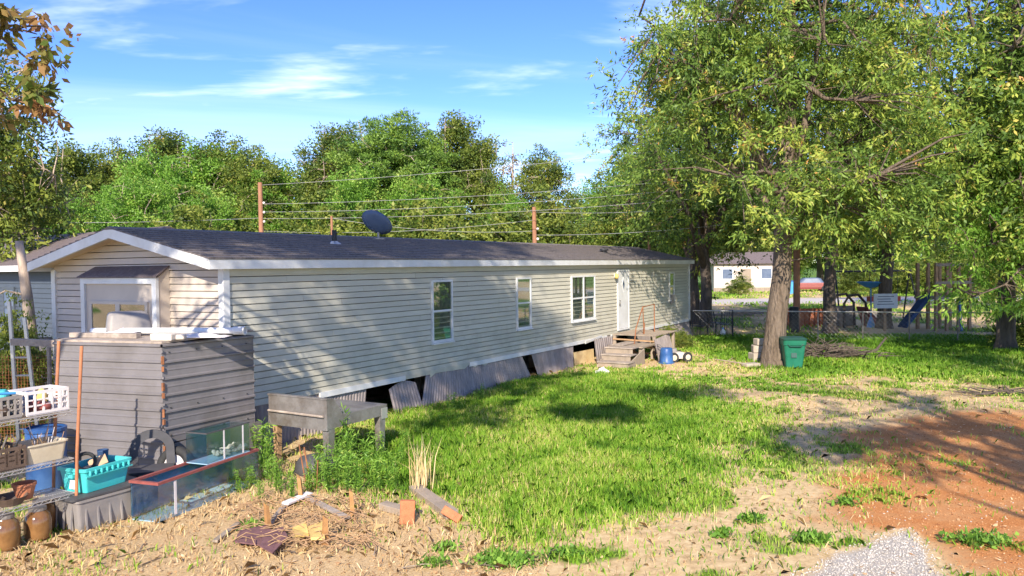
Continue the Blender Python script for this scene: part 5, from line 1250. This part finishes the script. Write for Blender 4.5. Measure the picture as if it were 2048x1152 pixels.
obj('splash_lip', MB().bb((-.055, -.055, TZ + .262), (.02, TY + .03, TZ + .282)), M['steel'], tb)
obj('front_rail', MB().tube([(-.07, .0, TZ + .02), (-.07, TY, TZ + .03)], .018, 8), M['wood_old'], tb)
for x_, y_, m in ((.06, .02, 'steel'), (TX - .06, .02, 'steel'), (.06, TY - .05, 'wood_warm'), (TX - .06, TY - .05, 'wood_warm')):
    w = .13 if m == 'steel' else .10
    obj('leg', MB().hexa([(x_ - w * .35, y_ - w * .35, -.05), (x_ + w * .35, y_ - w * .35, -.05), (x_ + w * .35, y_ + w * .35, -.05), (x_ - w * .35, y_ + w * .35, -.05)], [(x_ - w * .55, y_ - w * .5, TZ - .031), (x_ + w * .55, y_ - w * .5, TZ - .031), (x_ + w * .55, y_ + w * .5, TZ - .031), (x_ - w * .55, y_ + w * .5, TZ - .031)]), M[m], tb)
obj('corner_bracket', MB().bb((TX - .10, -.056, TZ - .22), (TX + .042, -.049, TZ - .05)), M['wire'], tb)
p = G(606, 958); lump('sack', 'dark grey sack slumped under the steel table', (p[0] + .1, p[1] + .3, .10), .34, .24, .20, M['darkplastic'], .3, 21, 'sack')
p = G(610, 985)
for k, (dx, h, lx) in enumerate(((0, .62, -.10), (.05, .58, -.08), (.09, .52, -.12), (.13, .40, .02))):
    tag(obj('metal_rod', MB().tube([(p[0] + dx, p[1] + .1, 0), (p[0] + dx + lx, p[1] + .12, h)], .009, 6), M['rust']), ['tallest', 'second', 'third', 'shortest'][k] + ' of the thin rusty rods stuck in the weeds by the table', 'rod', 'rusty rods by the table')

# ------------------------------------------------------------------ porch, steps and what lies by them
def pw(t, n, z=0): return tuple(hw(t, n, z))
pc = thing('porch_landing', 'small wooden porch landing with grey sheet side below the white door', 'porch', hw(0, 0), HOME_ROT)
x0, x1, y0, y1 = 15.3, 17.2, -1.55, -.12
for z in (.18, .38, .57):
    obj('slat', MB().box((x0, (y0 + y1) / 2, z), (.05, y1 - y0, .045), rx=.03), M['wood_warm'], pc)
for yy in (y0 + .04, y1 - .04):
    for xx in (x0 + .06, x1 - .06): obj('post', MB().bb((xx - .045, yy - .045, -.05), (xx + .045, yy + .045, .70)), M['wood'], pc)
for k in range(9):
    xx = x0 + .02 + k * .212
    obj('deck_plank', MB().box((xx + .1, (y0 + y1) / 2, .725 + .006 * (k % 3)), (.19, y1 - y0 + .06, .03), rz=.01 * ((k % 3) - 1)), M['wood'], pc)
obj('side_sheet', MB().sheet((x0 - .9, y0 - .46, -.05), (1, .16, 0), (0, .22, 1), 2.5, .76, 16, .02), M['skirt'], pc)
obj('rubble', MB().box((x0 + .4, -.8, .06), (.4, .7, .12), rz=.3).box((x0 + .3, -.5, .15), (.3, .3, .1), rx=.4), M['block'], pc)
hr = MB(); yy = -1.05
hr.tube([(x0 - .6, yy, .15), (x0 - .35, yy, .98), (x0 + .25, yy, 1.62), (x0 + 1.3, yy, 1.66), (x0 + 1.3, yy, .74)], .019, 8)
hr.tube([(x0 + .25, yy, 1.62), (x0 + .35, yy, .74)], .016, 8).tube([(x0 + .45, yy + .05, .74), (x0 + .5, yy + .05, 1.1)], .03, 8)
obj('handrail', hr, M['rust'], pc)
stp = thing('wooden_steps', 'low grey wooden steps leading up to the porch landing', 'steps', hw(0, 0), HOME_ROT)
for k in range(3):
    xs = 12.7 + k * .42; z = .17 * (k + 1); n0, n1 = -1.72 + .10 * k, -.72 + .06 * k
    obj('tread', MB().bb((xs - .03, n0, z - .035), (xs + .45, n1, z)), M['wood_old'], stp, bevel=.006)
    obj('riser', MB().bb((xs, n0 + .03, -.02 if k == 0 else .17 * k), (xs + .03, n1 - .03, z - .036)), M['wood'], stp)
for n0 in (-1.70, -.74): obj('stringer', MB().hexa([(12.7, n0, -.03), (14.0, n0, -.03), (14.0, n0 + .04, -.03), (12.7, n0 + .04, -.03)], [(12.75, n0, .12), (13.98, n0, .46), (13.98, n0 + .04, .46), (12.75, n0 + .04, .12)]), M['wood'], stp)
obj('landing_plank', MB().bb((14.02, -1.62, .46), (15.2, -.5, .50)), M['wood'], stp)
obj('landing_plank', MB().bb((14.02, -1.0, .512), (15.2, -.62, .54)), M['wood_old'], stp)
for xx in (14.1, 15.1): obj('post', MB().bb((xx, -1.55, -.05), (xx + .08, -1.47, .458)), M['wood'], stp)
tag(obj('leaning_sheet', MB().sheet(pw(13.25, .48, -.03), tuple(U) + (0,), (V[0] * .12, V[1] * .12, 1), 1.3, .78, 9, .018), M['skirt']), 'ribbed grey sheet leaning beside the wooden steps', 'metal sheet')
p = G(1205, 748); tag(obj('white_sack', cloth(p[0], p[1], .03, .42, .3, .16, np.random.default_rng(5)), M['white'], smooth=True), 'small white sack lying in the grass before the steps', 'sack')
p = G(1333, 727)
bk = thing('blue_bucket', 'blue plastic bucket upside down right of the porch landing', 'bucket', (p[0], p[1], 0)); bk.scale = (.72, .72, .95)
obj('body', MB().lathe([(.30, 0), (.31, .03), (.28, .05), (.27, .30), (.25, .46), (.22, .50), (0, .505)], n=20), M['blue'], bk, smooth=True)
obj('rim', MB().lathe([(.29, 0), (.33, 0), (.33, .04), (.29, .045)], n=20), M['blue'], bk)
p = G(1356, 726)
mw = thing('push_mower', 'dirty white push mower with pale wheels beside the blue bucket', 'mower', (p[0], p[1], 0), .3)
obj('deck', MB().rrect([(.1, .3, .12, .62, .50), (.1, .3, .24, .60, .48), (.08, .3, .30, .40, .34)], .2), M['shell'], mw)
obj('engine', MB().rrect([(-.05, .3, .30, .30, .28), (-.05, .3, .42, .26, .24)], .25), M['greyplastic'], mw)
obj('handle', MB().tube([(-.1, .1, .25), (-.5, .2, .55), (-.5, .45, .55), (-.1, .5, .25)], .012, 6), M['steel'], mw)
for wx, wy in ((-.12, .02), (.34, .02), (-.12, .58), (.34, .58)):
    w_ = obj('wheel', MB().lathe([(.08, -.03), (.15, -.03), (.16, 0), (.15, .03), (.08, .03), (.08, -.03)], (wx, wy, .16), 16, Matrix.Rotation(math.pi / 2, 3, 'X')), M['rubber'], mw)
    obj('hub', MB().lathe([(.085, -.031), (.03, -.04), (0, -.04), (0, .04), (.03, .04), (.085, .031)], (wx, wy, .16), 12, Matrix.Rotation(math.pi / 2, 3, 'X')), M['cream'], w_)
p = G(1350, 690); put_tree('shrub', 'small leafy bush against the skirting beyond the porch', (p[0] - .3, p[1], 0), SH, M['bark_dark'], M['leaf_bright'], 0, (.26, .26, .2), None, 'shrub')
p = G(1372, 700); put_tree('shrub', 'bright low bush at the far corner of the home', (p[0], p[1] + .5, 0), SH, M['bark_dark'], M['leaf_bright'], 2, (.2, .2, .17), None, 'shrub')

# ------------------------------------------------------------------ under the oak
p = G(1593, 738)
tc_ = thing('trash_can', 'green wheeled trash can beside the thick oak trunk', 'trash can', (p[0], p[1] + .3, 0), -.12); tc_.scale = (.9, .9, .88)
obj('body', MB().rrect([(0, 0, .04, .50, .50), (0, 0, .30, .56, .58), (0, 0, .74, .66, .70), (0, 0, .76, .70, .74), (0, 0, .92, .72, .78)], .14), M['green_can'], tc_)
obj('lid', MB().rrect([(0, 0, .925, .76, .82), (0, -.01, .955, .76, .82), (0, .0, .99, .64, .70), (0, 0, 1.0, .3, .3)], .14), M['green_lid'], tc_)
obj('catch_bar', MB().tube([(-.24, -.36, .80), (-.16, -.40, .72), (.16, -.40, .72), (.24, -.36, .80)], .016, 6), M['green_lid'], tc_)
obj('front_panel', MB().box((-.03, -.315, .46), (.17, .02, .20), rx=-.12), M['green_lid'], tc_)
obj('handle', MB().tube([(-.26, .38, .90), (-.26, .47, .92), (.26, .47, .92), (.26, .38, .90)], .018, 6), M['green_lid'], tc_)
for sx in (-.30, .30): obj('wheel', MB().lathe([(0, -.03), (.12, -.03), (.125, 0), (.12, .03), (0, .03)], (sx, .24, .125), 14, Matrix.Rotation(math.pi / 2, 3, 'Y')), M['rubber'], tc_)
for k, (px, py, z, s, rz, lab) in enumerate(((1521, 722, 0, (.62, .4, .26), .15, 'lowest of the stone blocks stacked by the oak'), (1524, 722, .265, (.58, .36, .22), -.1, 'middle stone block of the stack by the oak'), (1527, 722, .49, (.52, .34, .20), .1, 'topmost stone block of the stack by the oak'), (1502, 733, 0, (.46, .3, .10), .3, 'flat stone slab lying before the block stack'))):
    p = G(px, py); tag(obj('stone_block', MB().box((0, 0, s[2] / 2), s), M['block'], loc=(p[0], p[1], z), rz=rz, bevel=.025), lab, 'stone block', 'stone blocks by the oak')
p = G(1588, 665); tag(obj('black_barrel_post', MB().lathe([(0, 0), (.2, 0), (.2, 1.05), (.17, 1.1), (0, 1.1)], n=14), M['black'], loc=(p[0], p[1], 0), smooth=False), 'black pipe sleeve standing behind the trash can', 'post')
rg = np.random.default_rng(33)
bp_ = G(1650, 716); s = MB()
for k in range(170):
    a = np.array([rg.normal(0, .6), rg.normal(0, .35), 0]); d = rg.normal(0, 1, 3); d[2] = abs(d[2]) * .3; d /= np.linalg.norm(d)
    L = rg.uniform(.4, 1.3); a[2] = rg.uniform(.02, max(.05, .45 - abs(a[0]) * .45)); e = a + d * L; e[2] = max(.02, min(e[2], .65 - .25 * abs(e[0])))
    s.tube([a, (a + e) / 2 + rg.normal(0, .04, 3), e], [.022, .015, .006], 4, False)
tag(obj('brush_pile', s, M['bark_dark'], loc=(bp_[0], bp_[1], 0)), 'dark heap of cut branches right of the trash can', 'brush pile')
q = [G(1690, 700), G(1720, 712), G(1752, 708), G(1772, 696)]
tag(obj('fallen_branch', MB().tube([(q[0][0], q[0][1], .10), (q[1][0], q[1][1], .08), (q[2][0], q[2][1], .12), (q[3][0], q[3][1], .35)], [.05, .05, .045, .03], 7), M['bark_dark']), 'crooked fallen branch curling up at the right of the brush pile', 'branch')
q = [G(1425, 722), G(1455, 727), G(1498, 734)]
tag(obj('fallen_stick', MB().tube([(p_[0], p_[1], .07) for p_ in q], [.012, .02, .025], 6).tube([(q[1][0], q[1][1], .07), (q[1][0] + .3, q[1][1] + .5, .12)], [.015, .006], 5), M['bark_pale']), 'bleached forked stick lying in the grass left of the oak', 'stick')
p = G(2010, 788); s = MB()
for k in range(30):
    a = np.array([rg.normal(0, .5), rg.normal(0, .2), .04]); e = a + np.array([rg.normal(0, .5), rg.normal(0, .3), rg.uniform(0, .12)])
    s.tube([a, e], [.018, .006], 4, False)
tag(obj('twig_heap', s, M['bark_dark'], loc=(p[0], p[1], 0)), 'low heap of dark twigs at the right edge', 'brush pile')

# ------------------------------------------------------------------ chain link fence
fa, fb = G(1385, 676), G(2120, 690)
fv = (fb - fa); FLn = np.linalg.norm(fv[:2]); frz = math.atan2(fv[1], fv[0]); FH = 1.10
fe = thing('chain_link_fence', 'chain link fence with steel top rail behind the oak', 'fence', (fa[0], fa[1], 0), frz)
npst = 9
for k in range(npst): obj('post', MB().tube([(FLn * k / (npst - 1), 0, -.05), (FLn * k / (npst - 1), 0, FH + .04)], .024, 8), M['black'] if k < 3 else M['steel'], fe)
obj('top_rail', MB().tube([(0, 0, FH), (FLn, 0, FH)], .022, 8), M['wire'], fe)
s = MB(); st_ = .16
for k in range(int(FLn / st_) + 7):
    for sg in (1, -1):
        xa = k * st_ - (FH if sg > 0 else 0); pa, pb = [xa, .03 * sg * .2, .02], [xa + FH, .03 * sg * .2, FH]
        if sg < 0: pa, pb = [k * st_, -.006, .02], [k * st_ - FH, -.006, FH]
        if min(pa[0], pb[0]) < 0 or max(pa[0], pb[0]) > FLn: continue
        s.tube([pa, pb], .0016, 3, False)
obj('wire_mesh', s, M['wire'], fe)

# ------------------------------------------------------------------ beyond the fence
def chair(px, py, label, rz):
    p = G(px, py); c = thing('metal_chair', label, 'chair', (p[0], p[1], 0), rz, 'metal chairs beyond the fence')
    for sx in (-.25, .25):
        obj('frame', MB().tube([(sx, -.25, 0), (sx, -.25, .62), (sx, .2, .62), (sx, .25, 0)], .016, 6).tube([(sx, .22, .42), (sx, .34, 1.0)], .016, 6), M['black'], c)
    obj('seat', MB().bb((-.25, -.25, .41), (.25, .24, .43)), M['black'], c)
    b_ = MB()
    for k in range(5): b_.tube([(-.2 + .1 * k, .23, .45), (-.2 + .1 * k, .34, 1.0)], .01, 5)
    b_.tube([(-.25, .34, 1.0), (.25, .34, 1.0)], .016, 6); obj('backrest', b_, M['black'], c)
chair(1397, 672, 'black metal chair nearest the far corner of the home', .4)
chair(1432, 665, 'black metal chair left of the two by the fence post', 2.0)
chair(1448, 668, 'black metal chair right of the two by the fence post', -.7)
p = G(1446, 672); bb_ = thing('white_bottle', 'white plastic jug on the grass below the black chairs', 'jug', (p[0], p[1], 0))
obj('body', MB().lathe([(0, 0), (.11, 0), (.12, .18), (.05, .26), (.035, .32), (0, .32)], n=12), M['white'], bb_, smooth=True); obj('cap', MB().lathe([(.042, .3), (.042, .34), (0, .345)], n=10), M['sky_blue'], bb_)
# timber stack, scrap
p = G(1500, 632)
for k in range(7):
    tag(obj('timber_plank', MB().box((rg.normal(0, .2), rg.normal(0, .3), .06 + .09 * (k // 2)), (rg.uniform(2.4, 4.2), .14, .05), rz=rg.normal(0, .12)), M['wood_old'] if k % 2 else M['wood'], loc=(p[0] - 1.4 + k * .35, p[1], 0)), 'weathered plank of the low pile beyond the fence, %s' % ['far left', 'left', 'left of the middle', 'in the middle', 'right of the middle', 'right', 'far right'][k], 'plank', 'plank pile beyond the fence')
# red wooden bin behind oak
p = G(1606, 652); rb_ = thing('red_planter', 'reddish slatted wooden bin behind the trash can', 'wooden bin', (p[0], p[1], 0), .1)
for k in range(7): obj('slat', MB().box((-.75 + k * .25, -.35, .42), (.20, .03, .84), ry=.02 * ((k % 3) - 1)), M['brick'], rb_)
for sx in (-.86, .86): obj('side', MB().bb((sx - .02, -.33, 0), (sx + .02, .35, .8)), M['brick'], rb_)
obj('back', MB().bb((-.85, .33, 0), (.85, .36, .8)), M['brick'], rb_)
# small A-frame play house
p = G(1712, 655); pf = thing('play_house', 'arched timber play frame beyond the fence', 'play frame', (p[0], p[1], 0), .2)
obj('arch', MB().tube([(-.6, 0, 0), (-.6, 0, 1.1), (-.35, 0, 1.45), (.1, 0, 1.5), (.5, 0, 1.1), (.55, 0, 0)], .06, 8), M['bark_dark'], pf)
obj('arch', MB().tube([(-.6, .9, 0), (-.6, .9, 1.1), (-.35, .9, 1.45), (.1, .9, 1.5), (.5, .9, 1.1), (.55, .9, 0)], .06, 8), M['bark_dark'], pf)
for k in range(6): obj('slat', MB().box((.62 + .07 * k, .2, .45 - .05 * k), (.05, .8, 1.0 - .1 * k), ry=-.35), M['maroon'], pf)
obj('back_wall', MB().bb((-.5, .86, 0), (.45, .9, .95)), M['wood_old'], pf)
# swing set
p = G(1745, 640); sw = thing('swing_frame', 'swing frame with crossbar and hanging seat beyond the fence', 'swing set', (p[0], p[1], 0), .1)
obj('crossbar', MB().tube([(-2.1, 0, 2.5), (2.1, 0, 2.5)], .045, 8), M['black'], sw)
for sx in (-2.0, 2.0):
    for sy in (-.8, .8): obj('leg', MB().tube([(sx, 0, 2.5), (sx + .15 * np.sign(sx), sy, 0)], .04, 8), M['black'], sw)
obj('bench_seat', MB().bb((-.2, -.2, .95), (1.4, .2, 1.2)), M['red'], sw)
for sx in (-.15, 1.35): obj('chain', MB().tube([(sx, 0, 1.2), (sx, 0, 2.5)], .012, 5), M['black'], sw)
# blue parasol
p = G(1742, 656); pr_ = thing('parasol', 'small blue parasol on a pole beyond the fence', 'parasol', (p[0], p[1], 0))
obj('pole', MB().tube([(0, 0, 0), (0, 0, 2.0)], .03, 8), M['sky_blue'], pr_)
obj('canopy', MB().lathe([(0, 1.78), (.28, 1.86), (.62, 2.06), (.64, 2.08), (.28, 1.93), (0, 1.88)], n=10), M['sky_blue'], pr_)
obj('foot', MB().lathe([(0, 0), (.2, 0), (.14, .25), (.05, .5), (0, .5)], n=10), M['sky_blue'], pr_)
# notice board
p = G(1771, 662); nb_ = thing('notice_board', 'white notice board on a wooden post beyond the fence', 'sign', (p[0], p[1], 0), .05)
obj('post', MB().bb((-.05, .02, 0), (.05, .10, 1.5)), M['wood_warm'], nb_)
obj('board', MB().bb((-.52, -.03, .98), (.52, .018, 1.60)), M['white'], nb_)
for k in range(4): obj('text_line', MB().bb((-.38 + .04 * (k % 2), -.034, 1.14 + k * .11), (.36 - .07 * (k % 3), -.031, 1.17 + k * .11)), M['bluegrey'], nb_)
# wooden play tower with slide
p = G(1885, 660); tw_ = thing('play_tower', 'timber play tower with dark slide beyond the fence', 'play tower', (p[0], p[1], 0), .15)
for sx in (-.75, -.25, .3, .8):
    for sy in (-.6, .6): obj('post', MB().bb((sx - .06, sy - .06, 0), (sx + .06, sy + .06, 2.9)), M['wood_warm'], tw_)
obj('deck', MB().bb((-.85, -.7, 1.35), (.9, .7, 1.45)), M['wood'], tw_)
for z in (2.0, 2.75): obj('rail', MB().bb((-.85, -.72, z), (.9, -.665, z + .12)), M['wood'], tw_)
obj('slide', MB().hexa([(-.8, -.3, 1.4), (-.8, .3, 1.4), (-1.9, .3, .15), (-1.9, -.3, .15)], [(-.8, -.3, 1.5), (-.8, .3, 1.5), (-1.9, .3, .22), (-1.9, -.3, .22)]), M['navy'], tw_)
obj('slide_side', MB().hexa([(-.8, -.34, 1.4), (-.8, -.305, 1.4), (-1.9, -.305, .15), (-1.9, -.34, .15)], [(-.8, -.34, 1.68), (-.8, -.305, 1.68), (-1.9, -.305, .38), (-1.9, -.34, .38)]), M['navy'], tw_)
obj('climber', MB().tube([(.2, -.9, 0), (.25, -.7, 1.4)], .05, 8), M['blue'], tw_)
# pale house across the road, and vehicles
p = D(1490, 560, 84); fh = thing('far_house', 'pale white house across the road seen under the oaks', 'house', (p[0], p[1], 0), -.1)
obj('wall', MB().bb((-3.2, 0, .2), (3.6, 6, 3.0)), M['shell'], fh)
rf = [(-3.6, -.4, 2.95), (-3.6, 3, 4.2), (-3.6, 6.4, 2.95)]; obj('roof', MB().hexa(rf, [(4.0, q_[1], q_[2]) for q_ in rf]), M['shingle2'], fh)
for xx in (-2.4, 1.6):
    w_ = obj('window', MB().bb((xx, -.05, 1.3), (xx + 1.2, .0, 2.5)), M['white'], fh); obj('pane', MB().bb((xx + .1, -.07, 1.4), (xx + 1.1, -.052, 2.4)), M['dish'], w_)
dd = obj('door', MB().bb((-.4, -.06, .25), (.6, .0, 2.4)), M['wood'], fh); obj('handle', MB().box((.45, -.09, 1.3), (.08, .05, .08)), M['steel'], dd)
obj('skirt_band', MB().bb((-3.25, -.04, 0), (3.65, .02, .45)), M['wood'], fh)
def car(px, py, m, label, rz):
    p = G(px, py); c = thing('parked_car', label, 'car', (p[0], p[1], 0), rz, 'cars parked across the road')
    obj('body', MB().rrect([(0, 0, .25, 4.1, 1.6), (0, 0, .45, 4.4, 1.75), (0, 0, .80, 4.35, 1.72), (.1, 0, .92, 4.1, 1.6)], .2), M[m], c)
    obj('cabin', MB().rrect([(.1, 0, .921, 2.6, 1.5), (.2, 0, 1.35, 1.8, 1.25), (.2, 0, 1.42, 1.4, 1.0)], .25), M['dish'], c)
    for sx in (-1.35, 1.35):
        for sy in (-.8, .8):
            w_ = obj('wheel', MB().lathe([(0, -.1), (.3, -.1), (.32, 0), (.3, .1), (0, .1)], (sx, sy, .32), 14, Matrix.Rotation(math.pi / 2, 3, 'X')), M['rubber'], c)
    for sy in (-.55, .55): obj('headlight', MB().box((-2.19, sy, .66), (.06, .3, .14)), M['white'], c)
car(1505, 580, 'navy', 'dark blue car parked before the pale far house', .1)
car(1618, 583, 'maroon', 'dark red car parked across the road right of the great oak', -.15)
p = G(1583, 588); bb2 = thing('blue_bin', 'blue bin across the road seen beside the great oak trunk', 'bin', (p[0], p[1], 0))
obj('body', MB().rrect([(0, 0, 0, .8, .8), (0, 0, 1.2, 1.0, 1.0)], .15), M['sky_blue'], bb2); obj('lid', MB().rrect([(0, 0, 1.205, 1.06, 1.06), (0, 0, 1.3, .9, .9)], .15), M['blue'], bb2)

# ------------------------------------------------------------------ scrap pile in the foreground
for k, (px, py, h, lx, lab) in enumerate(((604, 1006, .34, -.03, 'wooden stake at the back of the scrap pile, nearest the table'), (706, 1040, .36, -.02, 'wooden stake at the right of the scrap pile'), (650, 1088, .30, .01, 'nearest wooden stake of the scrap pile'), (538, 1062, .32, -.03, 'wooden stake at the left of the scrap pile'))):
    p = G(px, py); w = .030
    tag(obj('stake', MB().hexa([(-w, -w, -.05), (w, -w, -.05), (w, w, -.05), (-w, w, -.05)], [(lx - w * .7, -w * .7, h), (lx + w * .7, -w * .7, h - .03), (lx + w * .7, w * .7, h - .02), (lx - w * .7, w * .7, h + .02)]), M['stake'], loc=(p[0], p[1], 0), rz=.3 * k), lab, 'stake', 'stakes of the scrap pile')
p = G(815, 1046); tag(obj('brick', MB().box((0, 0, .13), (.17, .09, .27), ry=.06, rx=-.10), M['brick'], loc=(p[0], p[1], 0), rz=.15, bevel=.008), 'orange brick standing on end at the lawn edge', 'brick')
p = G(905, 1042); tag(obj('brick', MB().box((0, 0, .07), (.24, .16, .10), ry=.45, rx=-.5), M['brick'], loc=(p[0], p[1], 0), rz=-.35, bevel=.008), 'orange brick lying tilted right of the standing one', 'brick')
def plank(a, b, w, t, m, label, z=.05, name='old_plank', z2=None):
    A, B = G(*a), G(*b); d = (B - A)[:2]; L = np.linalg.norm(d); z2 = z if z2 is None else z2
    return tag(obj(name, MB().box((L / 2, 0, 0), (L, w, t)), M[m], loc=(A[0], A[1], z), bevel=.005), label, 'plank'), math.atan2(d[1], d[0]), math.atan2(z2 - z, L)
for args in (((765, 1020), (815, 1034), .13, .08, 'wood', 'short dark timber behind the standing brick', .06), ((830, 985), (905, 1040), .16, .09, 'wood', 'dark timber running back from the tilted brick', .06),
             ((575, 1012), (535, 1062), .07, .03, 'wood_old', 'grey board between the left and back stakes', .05), ((612, 1004), (695, 1048), .08, .03, 'wood_old', 'pale weathered board between the back and right stakes', .07),
             ((430, 1090), (478, 1052), .06, .03, 'wood', 'narrow dark board at the left of the scrap pile', .04), ((570, 1022), (620, 1000), .10, .03, 'whiteplastic', 'short white painted board beside the back stake', .09)):
    o, rz, ry = plank(*args); o.rotation_euler = (.08, -ry, rz)
def scrap(pts, z, m, label, name, cat, t=.012):
    vs = [G(*q) for q in pts]; rg = np.random.default_rng(len(label)); lo = [(v[0], v[1], z + rg.uniform(0, .05)) for v in vs]
    return tag(obj(name, MB().hexa(lo, [(a, b, c + t) for a, b, c in lo]), M[m]), label, cat)
scrap([(478, 1075), (535, 1062), (552, 1085), (520, 1102), (470, 1098)], .04, 'roofing', 'left dark red roofing scrap of the pile', 'roofing_scrap', 'roofing scrap')
scrap([(528, 1085), (566, 1070), (576, 1094), (545, 1118), (520, 1110)], .05, 'roofing', 'right dark red roofing scrap of the pile', 'roofing_scrap', 'roofing scrap')
scrap([(585, 1070), (612, 1064), (618, 1084), (592, 1092)], .05, 'foam', 'left yellow foam scrap in the pile', 'foam_scrap', 'foam scrap', .03)
scrap([(616, 1072), (648, 1062), (650, 1096), (622, 1098)], .06, 'foam', 'right yellow foam scrap beside the nearest stake', 'foam_scrap', 'foam scrap', .03)
rg = np.random.default_rng(50); s = MB()
for k in range(230):
    c = G(rg.uniform(480, 740), rg.uniform(1005, 1105)); a = rg.uniform(0, 3.14); L = rg.uniform(.12, .55)
    d = np.array([math.cos(a), math.sin(a) * .6, 0]) * L / 2; z = rg.uniform(.05, .16)
    s.tube([c - d + [0, 0, z * .5], c + [rg.normal(0, .03), rg.normal(0, .03), z], c + d + [0, 0, z * .6]], [.006, .005, .003], 4, False)
tag(obj('dry_stems', s, M['wood_warm']), 'tangle of dry reddish stems over the scrap pile', 'dry stems', kind='stuff')
p = G(845, 985); x = p[0] + RNG.normal(0, .10, 60); y = p[1] + RNG.normal(0, .10, 60)
blades('straw_tuft', x, y, RNG.uniform(.3, .85, 60), np.full(60, .012), np.clip(RNG.normal(.75, .15, 60), 0, 1), M['straw'], .28, 'tall straw coloured grass tuft at the near edge of the lawn')
rg = np.random.default_rng(71)
for k in range(26):                         # single dead twigs strewn over the near ground
    c = G(rg.uniform(150, 1500), rg.uniform(1040, 1140)); a = rg.uniform(0, 3.14); L = rg.uniform(.15, .45); d = np.array([math.cos(a), math.sin(a), 0]) * L / 2
    tag(obj('fallen_twig', MB().tube([c - d + [0, 0, .02], c + [rg.normal(0, .02), rg.normal(0, .02), .03], c + d + [0, 0, .015]], [.007, .006, .003], 5), M['wood'] if k % 2 else M['bark_dark']), 'thin dead twig lying on the bare near ground', 'twig', 'dead twigs on the near ground')
# weeds with whorled leaves round the table and tanks
rgw = np.random.default_rng(61)
def weed_mesh(seed, H=.55):
    rg = np.random.default_rng(seed); w = MB(); cen = []
    for k in range(5):
        a = rg.uniform(0, 6.28); r = rg.uniform(0, .12); h = H * rg.uniform(.6, 1.1); b0 = np.array([r * math.cos(a), r * math.sin(a), -.02]); e = b0 + np.array([rg.normal(0, .06), rg.normal(0, .06), h])
        w.tube([b0, (b0 + e) / 2 + rg.normal(0, .01, 3), e], [.006, .005, .002], 4, False)
        for q in np.linspace(.18, 1, 11): cen.append(b0 * (1 - q) + e * q)
    cen = np.array(cen); vs, fs, tt = leaf_cards(cen, 6, np.full(len(cen), .02), .07, .015, -.15, rg, np.clip(rg.normal(.55, .15, len(cen)), 0, 1), 1.0)
    return w.mesh('stem', True), npmesh('foliage', vs, fs, tt)
WM = [weed_mesh(s) for s in (1, 2, 3)]
def weed(px, py, s, k):
    wh_ = 'between the glass tanks and the steel table' if px < 570 else 'in front of the steel table legs' if px < 750 else 'on the lawn right of the steel table' if px < 850 else 'along the leaning skirting panels'
    p = G(px, py); t = thing('tall_weed', 'tall green weed with narrow leaves ' + wh_, 'weed', (p[0], p[1], 0), rgw.uniform(0, 6), 'tall weeds ' + wh_); t.scale = (s, s, s)
    obj('stem', WM[k % 3][0], M['leaf_bright'], t); obj('foliage', WM[k % 3][1], M['leaf_bright'], t)
for k, (px, py, s) in enumerate(((532, 960, 1.1), (545, 975, .7), (528, 935, 1.3), (560, 985, .8), (640, 965, 1.1), (655, 985, .9), (672, 968, 1.0), (690, 985, 1.0), (705, 970, .9), (720, 990, .9), (740, 960, .9), (755, 985, .9), (700, 935, 1.5), (685, 945, 1.1), (775, 960, .8), (620, 985, .7), (790, 985, .8), (730, 930, .7), (800, 940, .7), (815, 900, .7), (835, 880, .6), (860, 850, .6), (905, 828, .8), (920, 826, .7), (960, 805, .7), (760, 920, .8), (585, 1000, .6), (480, 985, .5), (505, 975, .6), (520, 1000, .5))): weed(px, py, s, k)
# small green plants on the bare ground
def sprig(px, py, n, r, h, label):
    c = G(px, py); x = c[0] + RNG.normal(0, r, n); y = c[1] + RNG.normal(0, r * .6, n)
    leaves_flat('ground_plant', x, y, RNG.uniform(.015, .035, n), np.clip(RNG.normal(.45, .2, n), 0, 1), M['leaf_bright'], label, h, 1.0)['category'] = 'ground plant'
for px, py, n, r, lab in ((1010, 1125, 1500, .26, 'bright green creeping plant at the bottom edge left of the gravel'), (1130, 1110, 300, .14, 'small green creeping plant right of the bright one'), (890, 1100, 220, .12, 'small green plant in the straw left of the bright one'), (1625, 1085, 800, .16, 'green creeping plant left of the gravel patch'), (1505, 1045, 420, .13, 'low green plant on the bare ground right of the lawn'), (1445, 1078, 380, .10, 'upright green tuft on the bare ground'), (1960, 1085, 900, .30, 'green creeping strip on the orange dirt'), (510, 1060, 380, .12, 'green weed at the left of the scrap pile'), (1690, 1010, 300, .14, 'faint green plants at the edge of the orange dirt'), (870, 1130, 250, .14, 'faint green plants at the bottom edge')):
    sprig(px, py, int(n * .5), r * .55, .09, lab)
